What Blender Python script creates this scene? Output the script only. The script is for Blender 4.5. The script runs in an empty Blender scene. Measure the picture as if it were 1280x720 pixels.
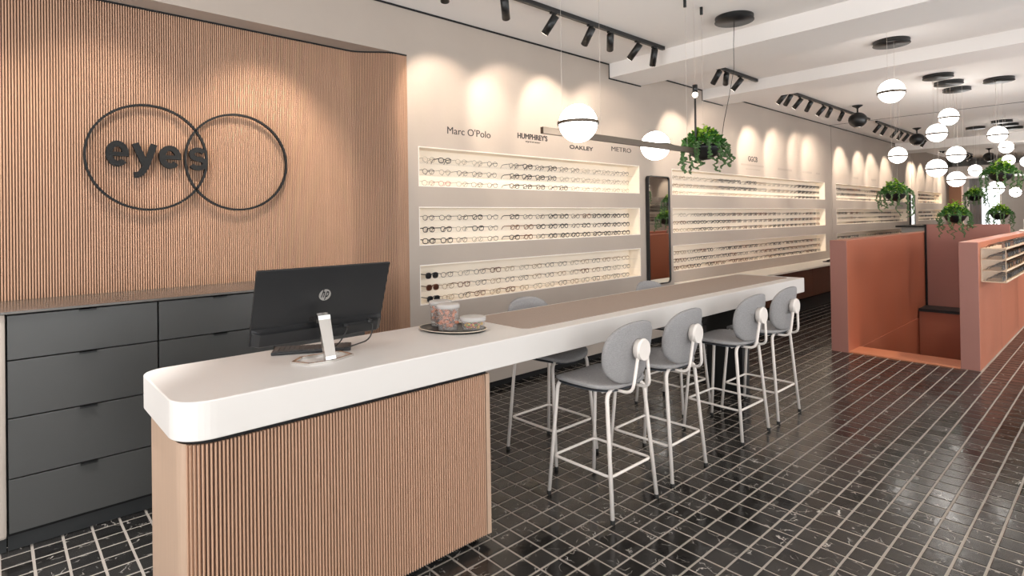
import bpy, bmesh, math, random
from mathutils import Vector, Matrix
random.seed(7)
S = bpy.context.scene
C = S.collection
PI = math.pi

# ------------------------------------------------------------------ camera
def make_camera():
    yaw, pitch, roll = math.radians(47.529), math.radians(0.368), math.radians(-0.8655)
    F = Vector((math.cos(yaw)*math.cos(pitch), math.sin(yaw)*math.cos(pitch), math.sin(pitch)))
    r = Vector((math.sin(yaw), -math.cos(yaw), 0)); u = r.cross(F)
    r2 = r*math.cos(roll) + u*math.sin(roll)
    u2 = -r*math.sin(roll) + u*math.cos(roll)
    cd = bpy.data.cameras.new('camera'); cam = bpy.data.objects.new('camera', cd); C.objects.link(cam)
    m = Matrix(((r2.x, u2.x, -F.x, 0), (r2.y, u2.y, -F.y, 0), (r2.z, u2.z, -F.z, 1.5), (0, 0, 0, 1)))
    cam.matrix_world = m
    cd.sensor_width = 36; cd.lens = 710.42*36/1280
    cd.shift_y = -(360-269.61)/1280; cd.clip_start = .05; cd.clip_end = 200
    S.camera = cam
make_camera()

# ------------------------------------------------------------------ world, big lights, exposure
w = bpy.data.worlds.new('world'); S.world = w; w.use_nodes = True
w.node_tree.nodes['Background'].inputs[0].default_value = (.93, .97, 1, 1)
w.node_tree.nodes['Background'].inputs[1].default_value = 2.2
S.view_settings.view_transform = 'Standard'; S.view_settings.look = 'None'
S.view_settings.gamma = 1; S.view_settings.use_curve_mapping = False
S.view_settings.exposure = 0.0
S.cycles.use_denoising = True
S.cycles.max_bounces = 8; S.cycles.diffuse_bounces = 5; S.cycles.glossy_bounces = 4
S.cycles.transmission_bounces = 6; S.cycles.transparent_max_bounces = 16
S.cycles.sample_clamp_indirect = 6
def area(name, loc, rot, sx, sy, power, col=(1, 1, 1)):
    l = bpy.data.lights.new(name, 'AREA'); l.shape = 'RECTANGLE'; l.size = sx; l.size_y = sy
    l.energy = power; l.color = col
    o = bpy.data.objects.new(name, l); o.location = loc; o.rotation_euler = rot; C.objects.link(o); return o
DAY = (1.0, .985, .97)
# daylight coming (the pavement throws much of it up at the ceiling) through the shop windows behind the camera and at the far end, plus an added fill window
area('daylight_and_fill', (-2.35, .5, 1.65), (0, -PI/2-.55, 0), 2.4, 5.4, 125, DAY)
area('daylight_and_fill', (1.0, -2.6, 1.65), (PI/2+.55, 0, 0), 5.6, 2.4, 72, DAY)
area('daylight_and_fill', (8.6, -2.6, 1.65), (PI/2+.55, 0, 0), 6.6, 2.4, 125, DAY)  # added fill light for the far half of the shop
area('daylight_and_fill', (23.6, 3.0, 1.4), (0, PI/2, 0), 2.2, 1.6, 60, DAY)
WARM = (1.0, .84, .68)
SPOT_W = 44

# ------------------------------------------------------------------ materials
def lin(c):
    return tuple(((v/255)/12.92 if v/255 <= .04045 else ((v/255+.055)/1.055)**2.4) for v in c) + (1,)
def mat(name, rgb, rough=.5, metal=0, noise=0, nscale=20, bump=0, bscale=200, spec=.5, emit=0, trans=0, stretch=None, rough_noise=0):
    m = bpy.data.materials.new(name); m.use_nodes = True
    nt = m.node_tree; b = nt.nodes['Principled BSDF']; L = nt.links.new
    col = lin(rgb)
    b.inputs['Base Color'].default_value = col
    b.inputs['Roughness'].default_value = rough; b.inputs['Metallic'].default_value = metal
    b.inputs['Specular IOR Level'].default_value = spec
    if trans: b.inputs['Transmission Weight'].default_value = trans
    geo = nt.nodes.new('ShaderNodeNewGeometry')
    src = geo.outputs['Position']
    if stretch:
        mp = nt.nodes.new('ShaderNodeMapping'); mp.inputs['Scale'].default_value = stretch
        L(src, mp.inputs['Vector']); src = mp.outputs[0]
    n = nt.nodes.new('ShaderNodeTexNoise'); n.inputs['Scale'].default_value = nscale; n.inputs['Detail'].default_value = 5
    L(src, n.inputs['Vector'])
    if noise:
        mx = nt.nodes.new('ShaderNodeMix'); mx.data_type = 'RGBA'
        mx.inputs['A'].default_value = tuple(v*(1-noise) for v in col[:3]) + (1,)
        mx.inputs['B'].default_value = tuple(min(1, v*(1+noise)) for v in col[:3]) + (1,)
        L(n.outputs['Fac'], mx.inputs['Factor']); L(mx.outputs['Result'], b.inputs['Base Color'])
    if rough_noise:
        mr = nt.nodes.new('ShaderNodeMapRange'); mr.inputs['To Min'].default_value = rough-rough_noise
        mr.inputs['To Max'].default_value = rough+rough_noise; L(n.outputs['Fac'], mr.inputs['Value'])
        L(mr.outputs[0], b.inputs['Roughness'])
    if bump:
        n2 = nt.nodes.new('ShaderNodeTexNoise'); n2.inputs['Scale'].default_value = bscale
        L(src, n2.inputs['Vector'])
        bp = nt.nodes.new('ShaderNodeBump'); bp.inputs['Strength'].default_value = bump; bp.inputs['Distance'].default_value = .002
        L(n2.outputs['Fac'], bp.inputs['Height']); L(bp.outputs[0], b.inputs['Normal'])
    if emit:
        b.inputs['Emission Color'].default_value = col; b.inputs['Emission Strength'].default_value = emit
    return m
M = dict(
    plaster=mat('limewash_plaster', (176, 165, 155), .85, noise=.07, nscale=2.2, bump=.25, bscale=30, spec=.2),
    ceiling=mat('ceiling_paint', (244, 240, 237), .9, noise=.015, nscale=2, spec=.1),
    niche=mat('cream_niche_paint', (251, 240, 224), .7, noise=.02, nscale=3, spec=.2),
    trimwhite=mat('white_niche_trim', (245, 238, 230), .6, noise=.01),
    shelf=mat('white_ledge', (247, 240, 228), .5, noise=.01),
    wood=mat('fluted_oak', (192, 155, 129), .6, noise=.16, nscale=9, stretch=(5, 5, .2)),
    groove_shade=mat('oak_groove_shade', (78, 55, 41), .7, noise=.15, nscale=9, stretch=(6, 6, .35)),  # shade between the ribs, put into a darker backing colour
    woodflat=mat('flat_oak_veneer', (184, 156, 134), .5, noise=.12, nscale=12, stretch=(9, 9, .3)),
    wooddark=mat('dark_bench_wood', (96, 60, 42), .5, noise=.2, nscale=9, stretch=(2, 2, 8)),
    black=mat('matt_black', (26, 27, 28), .5, noise=.08, nscale=8),
    gap=mat('shadow_gap_black', (14, 14, 15), .8, noise=.05),
    blackmetal=mat('black_powder_coat', (24, 25, 26), .38, noise=.1, nscale=30, spec=.5),
    anthracite=mat('anthracite_lacquer', (71, 71, 70), .38, noise=.05, nscale=3, spec=.5),
    anthtop=mat('anthracite_top', (96, 92, 88), .22, noise=.04, nscale=4),
    plinth=mat('dark_plinth', (46, 48, 49), .5, noise=.05),
    white=mat('white_solid_surface', (220, 215, 210), .35, noise=.015, nscale=5, spec=.4),
    felt=mat('taupe_felt', (171, 155, 143), .95, noise=.16, nscale=160, bump=.6, bscale=500, spec=.1),
    red=mat('terracotta_lacquer', (182, 112, 87), .38, noise=.12, nscale=2.0, stretch=(1, 1, .35), spec=.45, rough_noise=.08),
    redpink=mat('pink_daylit_terracotta', (162, 112, 101), .5, noise=.04, nscale=4),  # daylight tint put into the end faces; the pinkish back panel shares it
    redstep=mat('terracotta_sill', (205, 132, 96), .45, noise=.06, nscale=6),
    sideinset=mat('brown_inset_panel', (132, 92, 72), .5, noise=.06, nscale=4),
    frame=mat('white_tube', (232, 224, 217), .35, noise=.01),
    fabric=mat('grey_woven_fabric', (156, 154, 154), .95, noise=.34, nscale=110, bump=.7, bscale=700, spec=.1, stretch=(1, 1, 2.5)),
    darkshell=mat('dark_seat_shell', (58, 62, 68), .6, noise=.05),
    rubber=mat('black_rubber', (18, 18, 18), .7, noise=.05),
    chrome=mat('brushed_silver', (214, 210, 205), .22, metal=1, noise=.03, nscale=40),
    monitor=mat('monitor_black_plastic', (27, 28, 30), .42, noise=.06, nscale=60),
    logo=mat('silver_logo', (176, 174, 170), .35, metal=.6, noise=.03),
    bronze=mat('bronze_ring', (96, 84, 72), .4, metal=.5, noise=.05, nscale=30),
    globe=mat('lit_opal_glass', (255, 250, 243), .4, noise=0, emit=8.0),
    lens=mat('lit_lamp_lens', (255, 240, 220), .4, emit=6),
    cable=mat('pale_cable', (196, 186, 178), .6, noise=.02),
    wire=mat('black_flex', (40, 38, 36), .6, noise=.02),
    leaf=mat('succulent_leaf', (64, 112, 46), .5, noise=.5, nscale=34),
    leafbright=mat('bright_leaf', (146, 186, 50), .5, noise=.35, nscale=30),
    trail=mat('trailing_leaf', (84, 116, 70), .55, noise=.4, nscale=40),
    gravel=mat('pale_gravel', (214, 206, 196), .8, noise=.3, nscale=150),
    glblack=mat('black_acetate', (24, 22, 22), .3, noise=.05),
    gldark=mat('dark_wire_frame', (70, 62, 56), .35, noise=.05),
    glbrown=mat('tortoise_acetate', (112, 72, 48), .3, noise=.4, nscale=150),
    glclear=mat('smoky_clear_acetate', (176, 166, 152), .25, noise=.05),
    glgold=mat('gold_wire', (150, 122, 88), .3, metal=.6, noise=.05),
    glred=mat('rose_wire', (168, 84, 76), .35, noise=.05),
    lensdark=mat('dark_lens', (22, 22, 26), .1, noise=.02),
    lensbrown=mat('brown_lens', (72, 38, 26), .1, noise=.02),
    mirror=mat('mirror_glass', (238, 238, 236), .02, metal=1, noise=0),
    greyreflection=mat('grey_mirror_reflection', (138, 142, 136), .25, noise=.05, nscale=3),  # what the far mirror reflects, put into a flat grey
    lettering=mat('black_lettering', (42, 40, 40), .5, noise=.02),
    faint=mat('faint_grey_lettering', (158, 148, 138), .6, noise=.02),
    signblack=mat('sign_black_steel', (26, 27, 28), .6, noise=.05, spec=.25),
    jar=mat('clear_plastic_jar', (250, 248, 245), .06, trans=.96, spec=.5),
    lid=mat('clear_plastic_lid', (240, 236, 232), .25, trans=.55),
    snack=mat('orange_snack', (198, 112, 66), .7, noise=.3, nscale=60),
    snackdark=mat('brown_snack', (120, 74, 48), .7, noise=.3, nscale=60),
    sweetred=mat('red_sweet', (178, 44, 40), .4, noise=.1), sweetgreen=mat('green_sweet', (110, 140, 40), .4, noise=.1),
    sweetyellow=mat('yellow_sweet', (214, 168, 52), .4, noise=.1),
    traytop=mat('black_tray', (34, 33, 32), .4, noise=.05), trayrim=mat('pale_tray_rim', (206, 192, 172), .4, noise=.03),
    keycap=mat('dark_keycap', (70, 71, 72), .5, noise=.04),
    greypanel=mat('grey_curtain', (120, 120, 120), .8, noise=.1, nscale=8),
    greywall=mat('pale_grey_wall', (186, 182, 176), .8, noise=.03),
    salmon=mat('salmon_paint', (214, 160, 130), .7, noise=.03),
    cardboard=mat('cream_tray_acrylic', (214, 190, 164), .5, noise=.04),
)
def pane_material():
    m = bpy.data.materials.new('window_pane'); m.use_nodes = True; nt = m.node_tree
    nt.nodes.remove(nt.nodes['Principled BSDF']); o = nt.nodes['Material Output']
    t = nt.nodes.new('ShaderNodeBsdfTransparent'); g = nt.nodes.new('ShaderNodeBsdfGlossy'); g.inputs['Roughness'].default_value = .03
    f = nt.nodes.new('ShaderNodeFresnel'); x = nt.nodes.new('ShaderNodeMixShader')
    ge = nt.nodes.new('ShaderNodeNewGeometry'); iv = nt.nodes.new('ShaderNodeMath'); iv.operation = 'SUBTRACT'; iv.inputs[0].default_value = 1; nt.links.new(ge.outputs['Backfacing'], iv.inputs[1])
    mu = nt.nodes.new('ShaderNodeMath'); mu.operation = 'MULTIPLY'; nt.links.new(f.outputs[0], mu.inputs[0]); nt.links.new(iv.outputs[0], mu.inputs[1])
    nt.links.new(mu.outputs[0], x.inputs[0]); nt.links.new(t.outputs[0], x.inputs[1]); nt.links.new(g.outputs[0], x.inputs[2])
    nt.links.new(x.outputs[0], o.inputs[0]); return m
M['pane'] = pane_material()
def plastic_material():
    m = bpy.data.materials.new('clear_plastic'); m.use_nodes = True; nt = m.node_tree
    nt.nodes.remove(nt.nodes['Principled BSDF']); o = nt.nodes['Material Output']
    t = nt.nodes.new('ShaderNodeBsdfTransparent'); g = nt.nodes.new('ShaderNodeBsdfGlossy'); g.inputs['Roughness'].default_value = .12
    d = nt.nodes.new('ShaderNodeBsdfDiffuse'); d.inputs['Color'].default_value = (.9, .88, .86, 1)
    f = nt.nodes.new('ShaderNodeFresnel'); x = nt.nodes.new('ShaderNodeMixShader'); y = nt.nodes.new('ShaderNodeMixShader')
    y.inputs[0].default_value = .10; L = nt.links.new
    L(t.outputs[0], y.inputs[1]); L(d.outputs[0], y.inputs[2])
    ge = nt.nodes.new('ShaderNodeNewGeometry'); iv = nt.nodes.new('ShaderNodeMath'); iv.operation = 'SUBTRACT'; iv.inputs[0].default_value = 1; L(ge.outputs['Backfacing'], iv.inputs[1])
    mu = nt.nodes.new('ShaderNodeMath'); mu.operation = 'MULTIPLY'; L(f.outputs[0], mu.inputs[0]); L(iv.outputs[0], mu.inputs[1])
    L(mu.outputs[0], x.inputs[0]); L(y.outputs[0], x.inputs[1]); L(g.outputs[0], x.inputs[2]); L(x.outputs[0], o.inputs[0]); return m
M['jar'] = plastic_material()
def acrylic_material():
    m = bpy.data.materials.new('clear_acrylic'); m.use_nodes = True; nt = m.node_tree
    nt.nodes.remove(nt.nodes['Principled BSDF']); o = nt.nodes['Material Output']
    t = nt.nodes.new('ShaderNodeBsdfTransparent'); d = nt.nodes.new('ShaderNodeBsdfDiffuse'); d.inputs['Color'].default_value = (.95, .94, .92, 1)
    x = nt.nodes.new('ShaderNodeMixShader'); x.inputs[0].default_value = .05
    nt.links.new(t.outputs[0], x.inputs[1]); nt.links.new(d.outputs[0], x.inputs[2]); nt.links.new(x.outputs[0], o.inputs[0]); return m
M['acrylic'] = acrylic_material()

PX, PY, OX, OY = .1140, .1085, .129, .978      # floor tile grid
def tile_material():
    m = bpy.data.materials.new('black_marble_tile'); m.use_nodes = True; nt = m.node_tree; L = nt.links.new
    b = nt.nodes['Principled BSDF']
    geo = nt.nodes.new('ShaderNodeNewGeometry')
    def math_(op, a, v=None):
        n = nt.nodes.new('ShaderNodeMath'); n.operation = op; L(a, n.inputs[0])
        if v is not None: n.inputs[1].default_value = v
        return n.outputs[0]
    sep = nt.nodes.new('ShaderNodeSeparateXYZ'); L(geo.outputs['Position'], sep.inputs[0])
    ix = math_('FLOOR', math_('DIVIDE', math_('SUBTRACT', sep.outputs[0], OX), PX))
    iy = math_('FLOOR', math_('DIVIDE', math_('SUBTRACT', sep.outputs[1], OY), PY))
    cmb = nt.nodes.new('ShaderNodeCombineXYZ'); L(ix, cmb.inputs[0]); L(iy, cmb.inputs[1])
    wn = nt.nodes.new('ShaderNodeTexWhiteNoise'); L(cmb.outputs[0], wn.inputs['Vector'])
    # shift the veining of every tile
    add = nt.nodes.new('ShaderNodeVectorMath'); add.operation = 'MULTIPLY_ADD'
    L(wn.outputs['Color'], add.inputs[0]); add.inputs[1].default_value = (7, 7, 7); L(geo.outputs['Position'], add.inputs[2])
    dn = nt.nodes.new('ShaderNodeTexNoise'); dn.inputs['Scale'].default_value = 7; dn.inputs['Detail'].default_value = 4; L(add.outputs[0], dn.inputs['Vector'])
    mix = nt.nodes.new('ShaderNodeMix'); mix.data_type = 'VECTOR'; mix.inputs['Factor'].default_value = .18
    L(add.outputs[0], mix.inputs['A']); L(dn.outputs['Color'], mix.inputs['B'])
    v = nt.nodes.new('ShaderNodeTexVoronoi'); v.feature = 'DISTANCE_TO_EDGE'; v.inputs['Scale'].default_value = 11; L(mix.outputs['Result'], v.inputs['Vector'])
    r1 = nt.nodes.new('ShaderNodeMapRange'); r1.inputs['From Max'].default_value = .022; r1.inputs['To Min'].default_value = 1; r1.inputs['To Max'].default_value = 0
    L(v.outputs['Distance'], r1.inputs['Value'])
    nm = nt.nodes.new('ShaderNodeTexNoise'); nm.inputs['Scale'].default_value = 17; nm.inputs['Detail'].default_value = 3; L(add.outputs[0], nm.inputs['Vector'])
    r2 = nt.nodes.new('ShaderNodeMapRange'); r2.inputs['From Min'].default_value = .51; r2.inputs['From Max'].default_value = .66; L(nm.outputs['Fac'], r2.inputs['Value'])
    vein = math_('MULTIPLY', r1.outputs[0]); nt.links.new(r2.outputs[0], vein.node.inputs[1])
    base = nt.nodes.new('ShaderNodeMix'); base.data_type = 'RGBA'
    base.inputs['A'].default_value = lin((22, 21, 21)); base.inputs['B'].default_value = lin((50, 48, 46))
    f = math_('MULTIPLY', wn.outputs['Value'], .6); f2 = nt.nodes.new('ShaderNodeMath'); f2.operation = 'MULTIPLY_ADD'
    L(nm.outputs['Fac'], f2.inputs[0]); f2.inputs[1].default_value = .5; L(f, f2.inputs[2]); L(f2.outputs[0], base.inputs['Factor'])
    col = nt.nodes.new('ShaderNodeMix'); col.data_type = 'RGBA'; L(vein, col.inputs['Factor'])
    L(base.outputs['Result'], col.inputs['A']); col.inputs['B'].default_value = lin((196, 190, 182))
    L(col.outputs['Result'], b.inputs['Base Color'])
    rr = nt.nodes.new('ShaderNodeMapRange'); rr.inputs['To Min'].default_value = .10; rr.inputs['To Max'].default_value = .26
    L(wn.outputs['Value'], rr.inputs['Value']); L(rr.outputs[0], b.inputs['Roughness'])
    n2 = nt.nodes.new('ShaderNodeTexNoise'); n2.inputs['Scale'].default_value = 22; L(geo.outputs['Position'], n2.inputs['Vector'])
    bp = nt.nodes.new('ShaderNodeBump'); bp.inputs['Strength'].default_value = .12; bp.inputs['Distance'].default_value = .006
    L(n2.outputs['Fac'], bp.inputs['Height']); L(bp.outputs[0], b.inputs['Normal'])
    return m
M['tile'] = tile_material()
M['grout'] = mat('pale_grout', (158, 150, 141), .8, noise=.12, nscale=30)

# ------------------------------------------------------------------ mesh helpers
class MB:
    def __init__(s): s.v = []; s.f = []; s.sm = []
    def add(s, vs, fs, smooth=False):
        n = len(s.v); s.v += [tuple(v) for v in vs]
        for f in fs: s.f.append(tuple(i+n for i in f)); s.sm.append(smooth)
        return s
    def box(s, x0, x1, y0, y1, z0, z1):
        return s.add([(x0,y0,z0),(x1,y0,z0),(x1,y1,z0),(x0,y1,z0),(x0,y0,z1),(x1,y0,z1),(x1,y1,z1),(x0,y1,z1)],
                     [(0,3,2,1),(4,5,6,7),(0,1,5,4),(1,2,6,5),(2,3,7,6),(3,0,4,7)])
    def cbox(s, x0, x1, y0, y1, z0, z1, c):
        """box with bevelled edges, written out as a convex hull of eight corner triples"""
        bm = bmesh.new(); bmesh.ops.create_cube(bm, size=1)
        for v in bm.verts: v.co = ((x0+x1)/2+v.co.x*(x1-x0), (y0+y1)/2+v.co.y*(y1-y0), (z0+z1)/2+v.co.z*(z1-z0))
        bmesh.ops.bevel(bm, geom=bm.edges[:], offset=c, segments=2, affect='EDGES', profile=.6)
        return s.bm(bm)
    def bm(s, bm, smooth=False):
        bm.verts.ensure_lookup_table(); bm.verts.index_update()
        s.add([v.co[:] for v in bm.verts], [[v.index for v in f.verts] for f in bm.faces], smooth); bm.free(); return s
    def prism(s, pts, z0, z1, smooth=False):
        n = len(pts)
        s.add([(x, y, z0) for x, y in pts]+[(x, y, z1) for x, y in pts], [tuple(range(n-1, -1, -1)), tuple(range(n, 2*n))])
        base = len(s.v)-2*n
        for i in range(n):
            j = (i+1) % n; s.f.append((base+i, base+j, base+n+j, base+n+i)); s.sm.append(smooth)
        return s
    def tube(s, pts, r, n=8, closed=False, caps=True):
        pts = [Vector(p) for p in pts]; k = len(pts); rs = r if isinstance(r, (list, tuple)) else [r]*k
        rings = []; up = None
        for i, p in enumerate(pts):
            if closed: t = (pts[(i+1) % k]-pts[i-1]).normalized()
            elif i == 0: t = (pts[1]-pts[0]).normalized()
            elif i == k-1: t = (pts[-1]-pts[-2]).normalized()
            else: t = ((pts[i+1]-p).normalized()+(p-pts[i-1]).normalized()).normalized()
            if up is None: up = Vector((0, 0, 1)) if abs(t.z) < .9 else Vector((1, 0, 0))
            a = t.cross(up).normalized(); up = a.cross(t).normalized()
            rings.append([p+(a*math.cos(2*PI*j/n)+up*math.sin(2*PI*j/n))*rs[i] for j in range(n)])
        vs = [v for r_ in rings for v in r_]; fs = []
        for i in range(k if closed else k-1):
            for j in range(n):
                a, b = i*n+j, i*n+(j+1) % n; c, d = ((i+1) % k)*n+(j+1) % n, ((i+1) % k)*n+j
                fs.append((a, b, c, d))
        if caps and not closed: fs += [tuple(range(n-1, -1, -1)), tuple((k-1)*n+j for j in range(n))]
        return s.add(vs, fs, True)
    def lathe(s, prof, n=24, cx=0, cy=0, cz=0):
        vs = []; fs = []
        for r, z in prof:
            for j in range(n): vs.append((cx+r*math.cos(2*PI*j/n), cy+r*math.sin(2*PI*j/n), cz+z))
        for i in range(len(prof)-1):
            for j in range(n):
                fs.append((i*n+j, i*n+(j+1) % n, (i+1)*n+(j+1) % n, (i+1)*n+j))
        return s.add(vs, fs, True)
    def xf(s, m, start=0):
        s.v = s.v[:start]+[tuple(m @ Vector(v)) for v in s.v[start:]]; return s
    def mesh(s, name):
        me = bpy.data.meshes.new(name); me.from_pydata(s.v, [], s.f); me.update()
        me.polygons.foreach_set('use_smooth', s.sm); return me
    def build(s, name, m, parent=None, loc=(0, 0, 0), rot=(0, 0, 0)):
        me = s.mesh(name); me.materials.append(M[m]); return link(name, me, parent, loc, rot)
def link(name, me, parent=None, loc=(0, 0, 0), rot=(0, 0, 0)):
    o = bpy.data.objects.new(name, me); C.objects.link(o); o.location = loc; o.rotation_euler = rot
    if parent: o.parent = parent
    return o
def tag(o, label=None, cat=None, group=None, kind=None):
    if label: o['label'] = label
    if cat: o['category'] = cat
    if group: o['group'] = group
    if kind: o['kind'] = kind
    return o
def thing(name, label, cat, loc=(0, 0, 0), rz=0, group=None):
    o = bpy.data.objects.new(name, None); C.objects.link(o); o.location = loc; o.rotation_euler = (0, 0, rz)
    o.empty_display_size = .1
    return tag(o, label, cat, group)
def struct(mb, name, m, label, parent=None):
    o = mb.build(name, m, parent)
    if not parent: tag(o, label, None, None, 'structure')
    elif label: o['label'] = label
    return o
def dup(root, loc=None, rz=None):
    def cp(o, par):
        c = o.copy(); C.objects.link(c); c.parent = par
        for ch in list(o.children): cp(ch, c)
        return c
    c = cp(root, None)
    if loc is not None: c.location = loc
    if rz is not None: c.rotation_euler = (0, 0, rz)
    return c
def rrect(x0, x1, y0, y1, r, seg=8):
    rs = r if isinstance(r, (tuple, list)) else (r,)*4     # order: (x0,y0) (x1,y0) (x1,y1) (x0,y1)
    out = []
    for (cx, cy, a0), q in zip(((x0, y0, PI), (x1, y0, 1.5*PI), (x1, y1, 0), (x0, y1, .5*PI)), rs):
        sx = 1 if cx == x0 else -1; sy = 1 if cy == y0 else -1
        if q <= 0: out.append((cx, cy)); continue
        for i in range(seg+1):
            a = a0+i*(PI/2)/seg; out.append((cx+sx*q+q*math.cos(a), cy+sy*q+q*math.sin(a)))
    return out
def text_mesh(txt, size=1, bold=0, depth=.0, shear=0):
    cu = bpy.data.curves.new('lettering', 'FONT'); cu.body = txt; cu.size = size; cu.offset = bold; cu.extrude = depth; cu.shear = shear
    cu.resolution_u = 4
    if bold: cu.space_character = 1.18
    o = bpy.data.objects.new('lettering', cu); C.objects.link(o)
    dg = bpy.context.evaluated_depsgraph_get(); dg.update()
    me = bpy.data.meshes.new_from_object(o.evaluated_get(dg)); bpy.data.objects.remove(o); bpy.data.curves.remove(cu)
    return me
def fit_text(name, txt, m, x0, x1, z0, z1, y, bold=0, depth=.001, parent=None, loc=None, shear=0):
    """lettering standing in an XZ plane facing -Y, filling x0..x1, z0..z1"""
    me = text_mesh(txt, 1, bold, .1, shear)
    xs = [v.co.x for v in me.vertices]; ys = [v.co.y for v in me.vertices]; ax, bx, ay, by = min(xs), max(xs), min(ys), max(ys)
    for v in me.vertices:
        x, yy, z = v.co
        v.co = (x0+(x-ax)/(bx-ax)*(x1-x0), y-z/.1*depth, z0+(yy-ay)/(by-ay)*(z1-z0))
    me.name = name; me.materials.clear(); me.materials.append(M[m])
    o = link(name, me, parent)
    return o
def embolden(o, d):
    me = o.data; vs = [v.co.copy() for v in me.vertices]; fs = [tuple(p.vertices) for p in me.polygons]; V = []; F = []
    for k, (dx, dz) in enumerate(((-d, 0), (d, 0), (0, d), (0, -d))):
        n = len(V); V += [(v.x+dx, v.y-k*.00005, v.z+dz) for v in vs]; F += [tuple(i+n for i in f) for f in fs]
    m2 = bpy.data.meshes.new(me.name); m2.from_pydata(V, [], F); m2.update(); m2.materials.append(me.materials[0]); o.data = m2

# ------------------------------------------------------------------ room
WY = 3.86; ZC = 3.19; XE = 24.0; X0 = -2.5; YR = -2.8; WOODY = 4.04; ZS = 2.815
HX0, HX1, HY0, HY1 = 7.2, 10.2, 1.14, 2.10       # stair opening in the floor
fl = MB()
for x0, x1, y0, y1 in ((X0, HX0, YR, 4.2), (HX1, XE, YR, 4.2), (HX0, HX1, YR, HY0), (HX0, HX1, HY1, 4.2)): fl.box(x0, x1, y0, y1, -.25, -.0028)
floor = struct(fl, 'floor', 'grout', 'dark veined mosaic tile floor with pale grout')
def tile_mesh():
    hx, hy = PX/2-.0055, PY/2-.0055; c = .0022; m = MB()
    q = lambda a, z: [(-hx+a, -hy+a, z), (hx-a, -hy+a, z), (hx-a, hy-a, z), (-hx+a, hy-a, z)]
    m.add(q(0, -.003)+q(0, -.0012)+q(c, 0), [(0,1,5,4),(1,2,6,5),(2,3,7,6),(3,0,4,7),(4,5,9,8),(5,6,10,9),(6,7,11,10),(7,4,8,11),(8,9,10,11)])
    return m
tm = tile_mesh(); tme = tm.mesh('tile'); tme.materials.append(M['tile'])
def cam_px(X, Y, Z):
    q = S.camera.matrix_world.inverted() @ Vector((X, Y, Z))
    if q.z > -.05: return None
    return 640-710.42*q.x/q.z, 269.61+710.42*q.y/q.z
S.camera.matrix_world = S.camera.matrix_world
def inside(p, poly):
    r = False; j = len(poly)-1
    for i in range(len(poly)):
        (xi, yi), (xj, yj) = poly[i], poly[j]
        if (yi > p[1]) != (yj > p[1]) and p[0] < (xj-xi)*(p[1]-yi)/(yj-yi)+xi: r = not r
        j = i
    return r
DESK = [(172, 455), (600, 360), (1004, 345), (1004, 366), (617, 465), (616, 672), (530, 720), (173, 720)]
cand = []
ny0, ny1 = math.ceil((YR+.06-OY)/PY), math.floor((4.0-OY)/PY)
for i in range(math.ceil((X0+.1-OX)/PX), int((17.5-OX)/PX)):
    x = OX+(i+.5)*PX
    for j in range(ny0, ny1):
        y = OY+(j+.5)*PY
        if HX0-.36 < x < HX1+.1 and HY0-.16 < y < HY1+.18: continue
        if y > WY+.02 and x > -.9: continue
        p = cam_px(x, y, 0); area_ = 0
        if p and -15 < p[0] < 1295 and p[1] < 735 and not inside(p, DESK):
            a, b = cam_px(x+PX, y, 0), cam_px(x, y+PY, 0)
            if a and b: area_ = abs((a[0]-p[0])*(b[1]-p[1])-(a[1]-p[1])*(b[0]-p[0]))
        cand.append((area_, x, y))
cand.sort(reverse=True)
field = MB(); rt = random.Random(3)
for k, (a_, x, y) in enumerate(cand):
    dx, dy, rz = rt.uniform(-.0008, .0008), rt.uniform(-.0008, .0008), rt.uniform(-.006, .006)
    tx, ty = rt.gauss(0, .0022), rt.gauss(0, .0022)
    if k < 300:
        o = bpy.data.objects.new('tile', tme); C.objects.link(o); o.parent = floor
        o.location = (x+dx, y+dy, 0); o.rotation_euler = (tx, ty, rz)
    else:
        mm = Matrix.Translation((x+dx, y+dy, 0)) @ Matrix.Rotation(rz, 4, 'Z') @ Matrix.Rotation(tx, 4, 'X') @ Matrix.Rotation(ty, 4, 'Y')
        field.add([mm @ Vector(v) for v in tm.v], tm.f)
tag(field.build('mosaic_tiles', 'tile', floor), None, None, None, 'stuff')

# ceiling with two deep beams, a joint and a lowered far end
ce = MB(); ce.box(X0, XE, YR, 4.3, ZC, ZC+.1); struct(ce, 'ceiling', 'ceiling', 'white painted ceiling between beams')
for n, (a, b, z) in enumerate(((5.01, 5.60, 3.035), (7.01, 7.57, 3.055), (16.1, 17.0, 3.0))):
    struct(MB().box(a, b, YR, WY-.004, z, ZC+.02), 'trim_%d' % (n+1), 'ceiling', ('first deep white ceiling beam', 'second white ceiling beam beyond the first', 'far white ceiling beam before the end wall')[n])
g = MB()
for a, b in ((X0, 5.01), (5.60, 7.01), (7.57, 16.1)): g.box(a, b, WY-.007, WY+.001, ZC-.014, ZC)
g.box(5.002, 5.012, WY-.007, WY, 3.03, ZC); g.box(5.0, 5.60, WY-.007, WY, 3.022, 3.035)
g.box(7.002, 7.012, WY-.007, WY, 3.05, ZC); g.box(7.0, 7.57, WY-.007, WY, 3.043, 3.055)
struct(g, 'trim_4', 'gap', 'thin black shadow gap where the wall meets the ceiling')
struct(MB().box(11.70, 11.715, YR, WY-.01, ZC-.004, ZC), 'trim_5', 'gap', 'fine dark joint across the ceiling')

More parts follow.
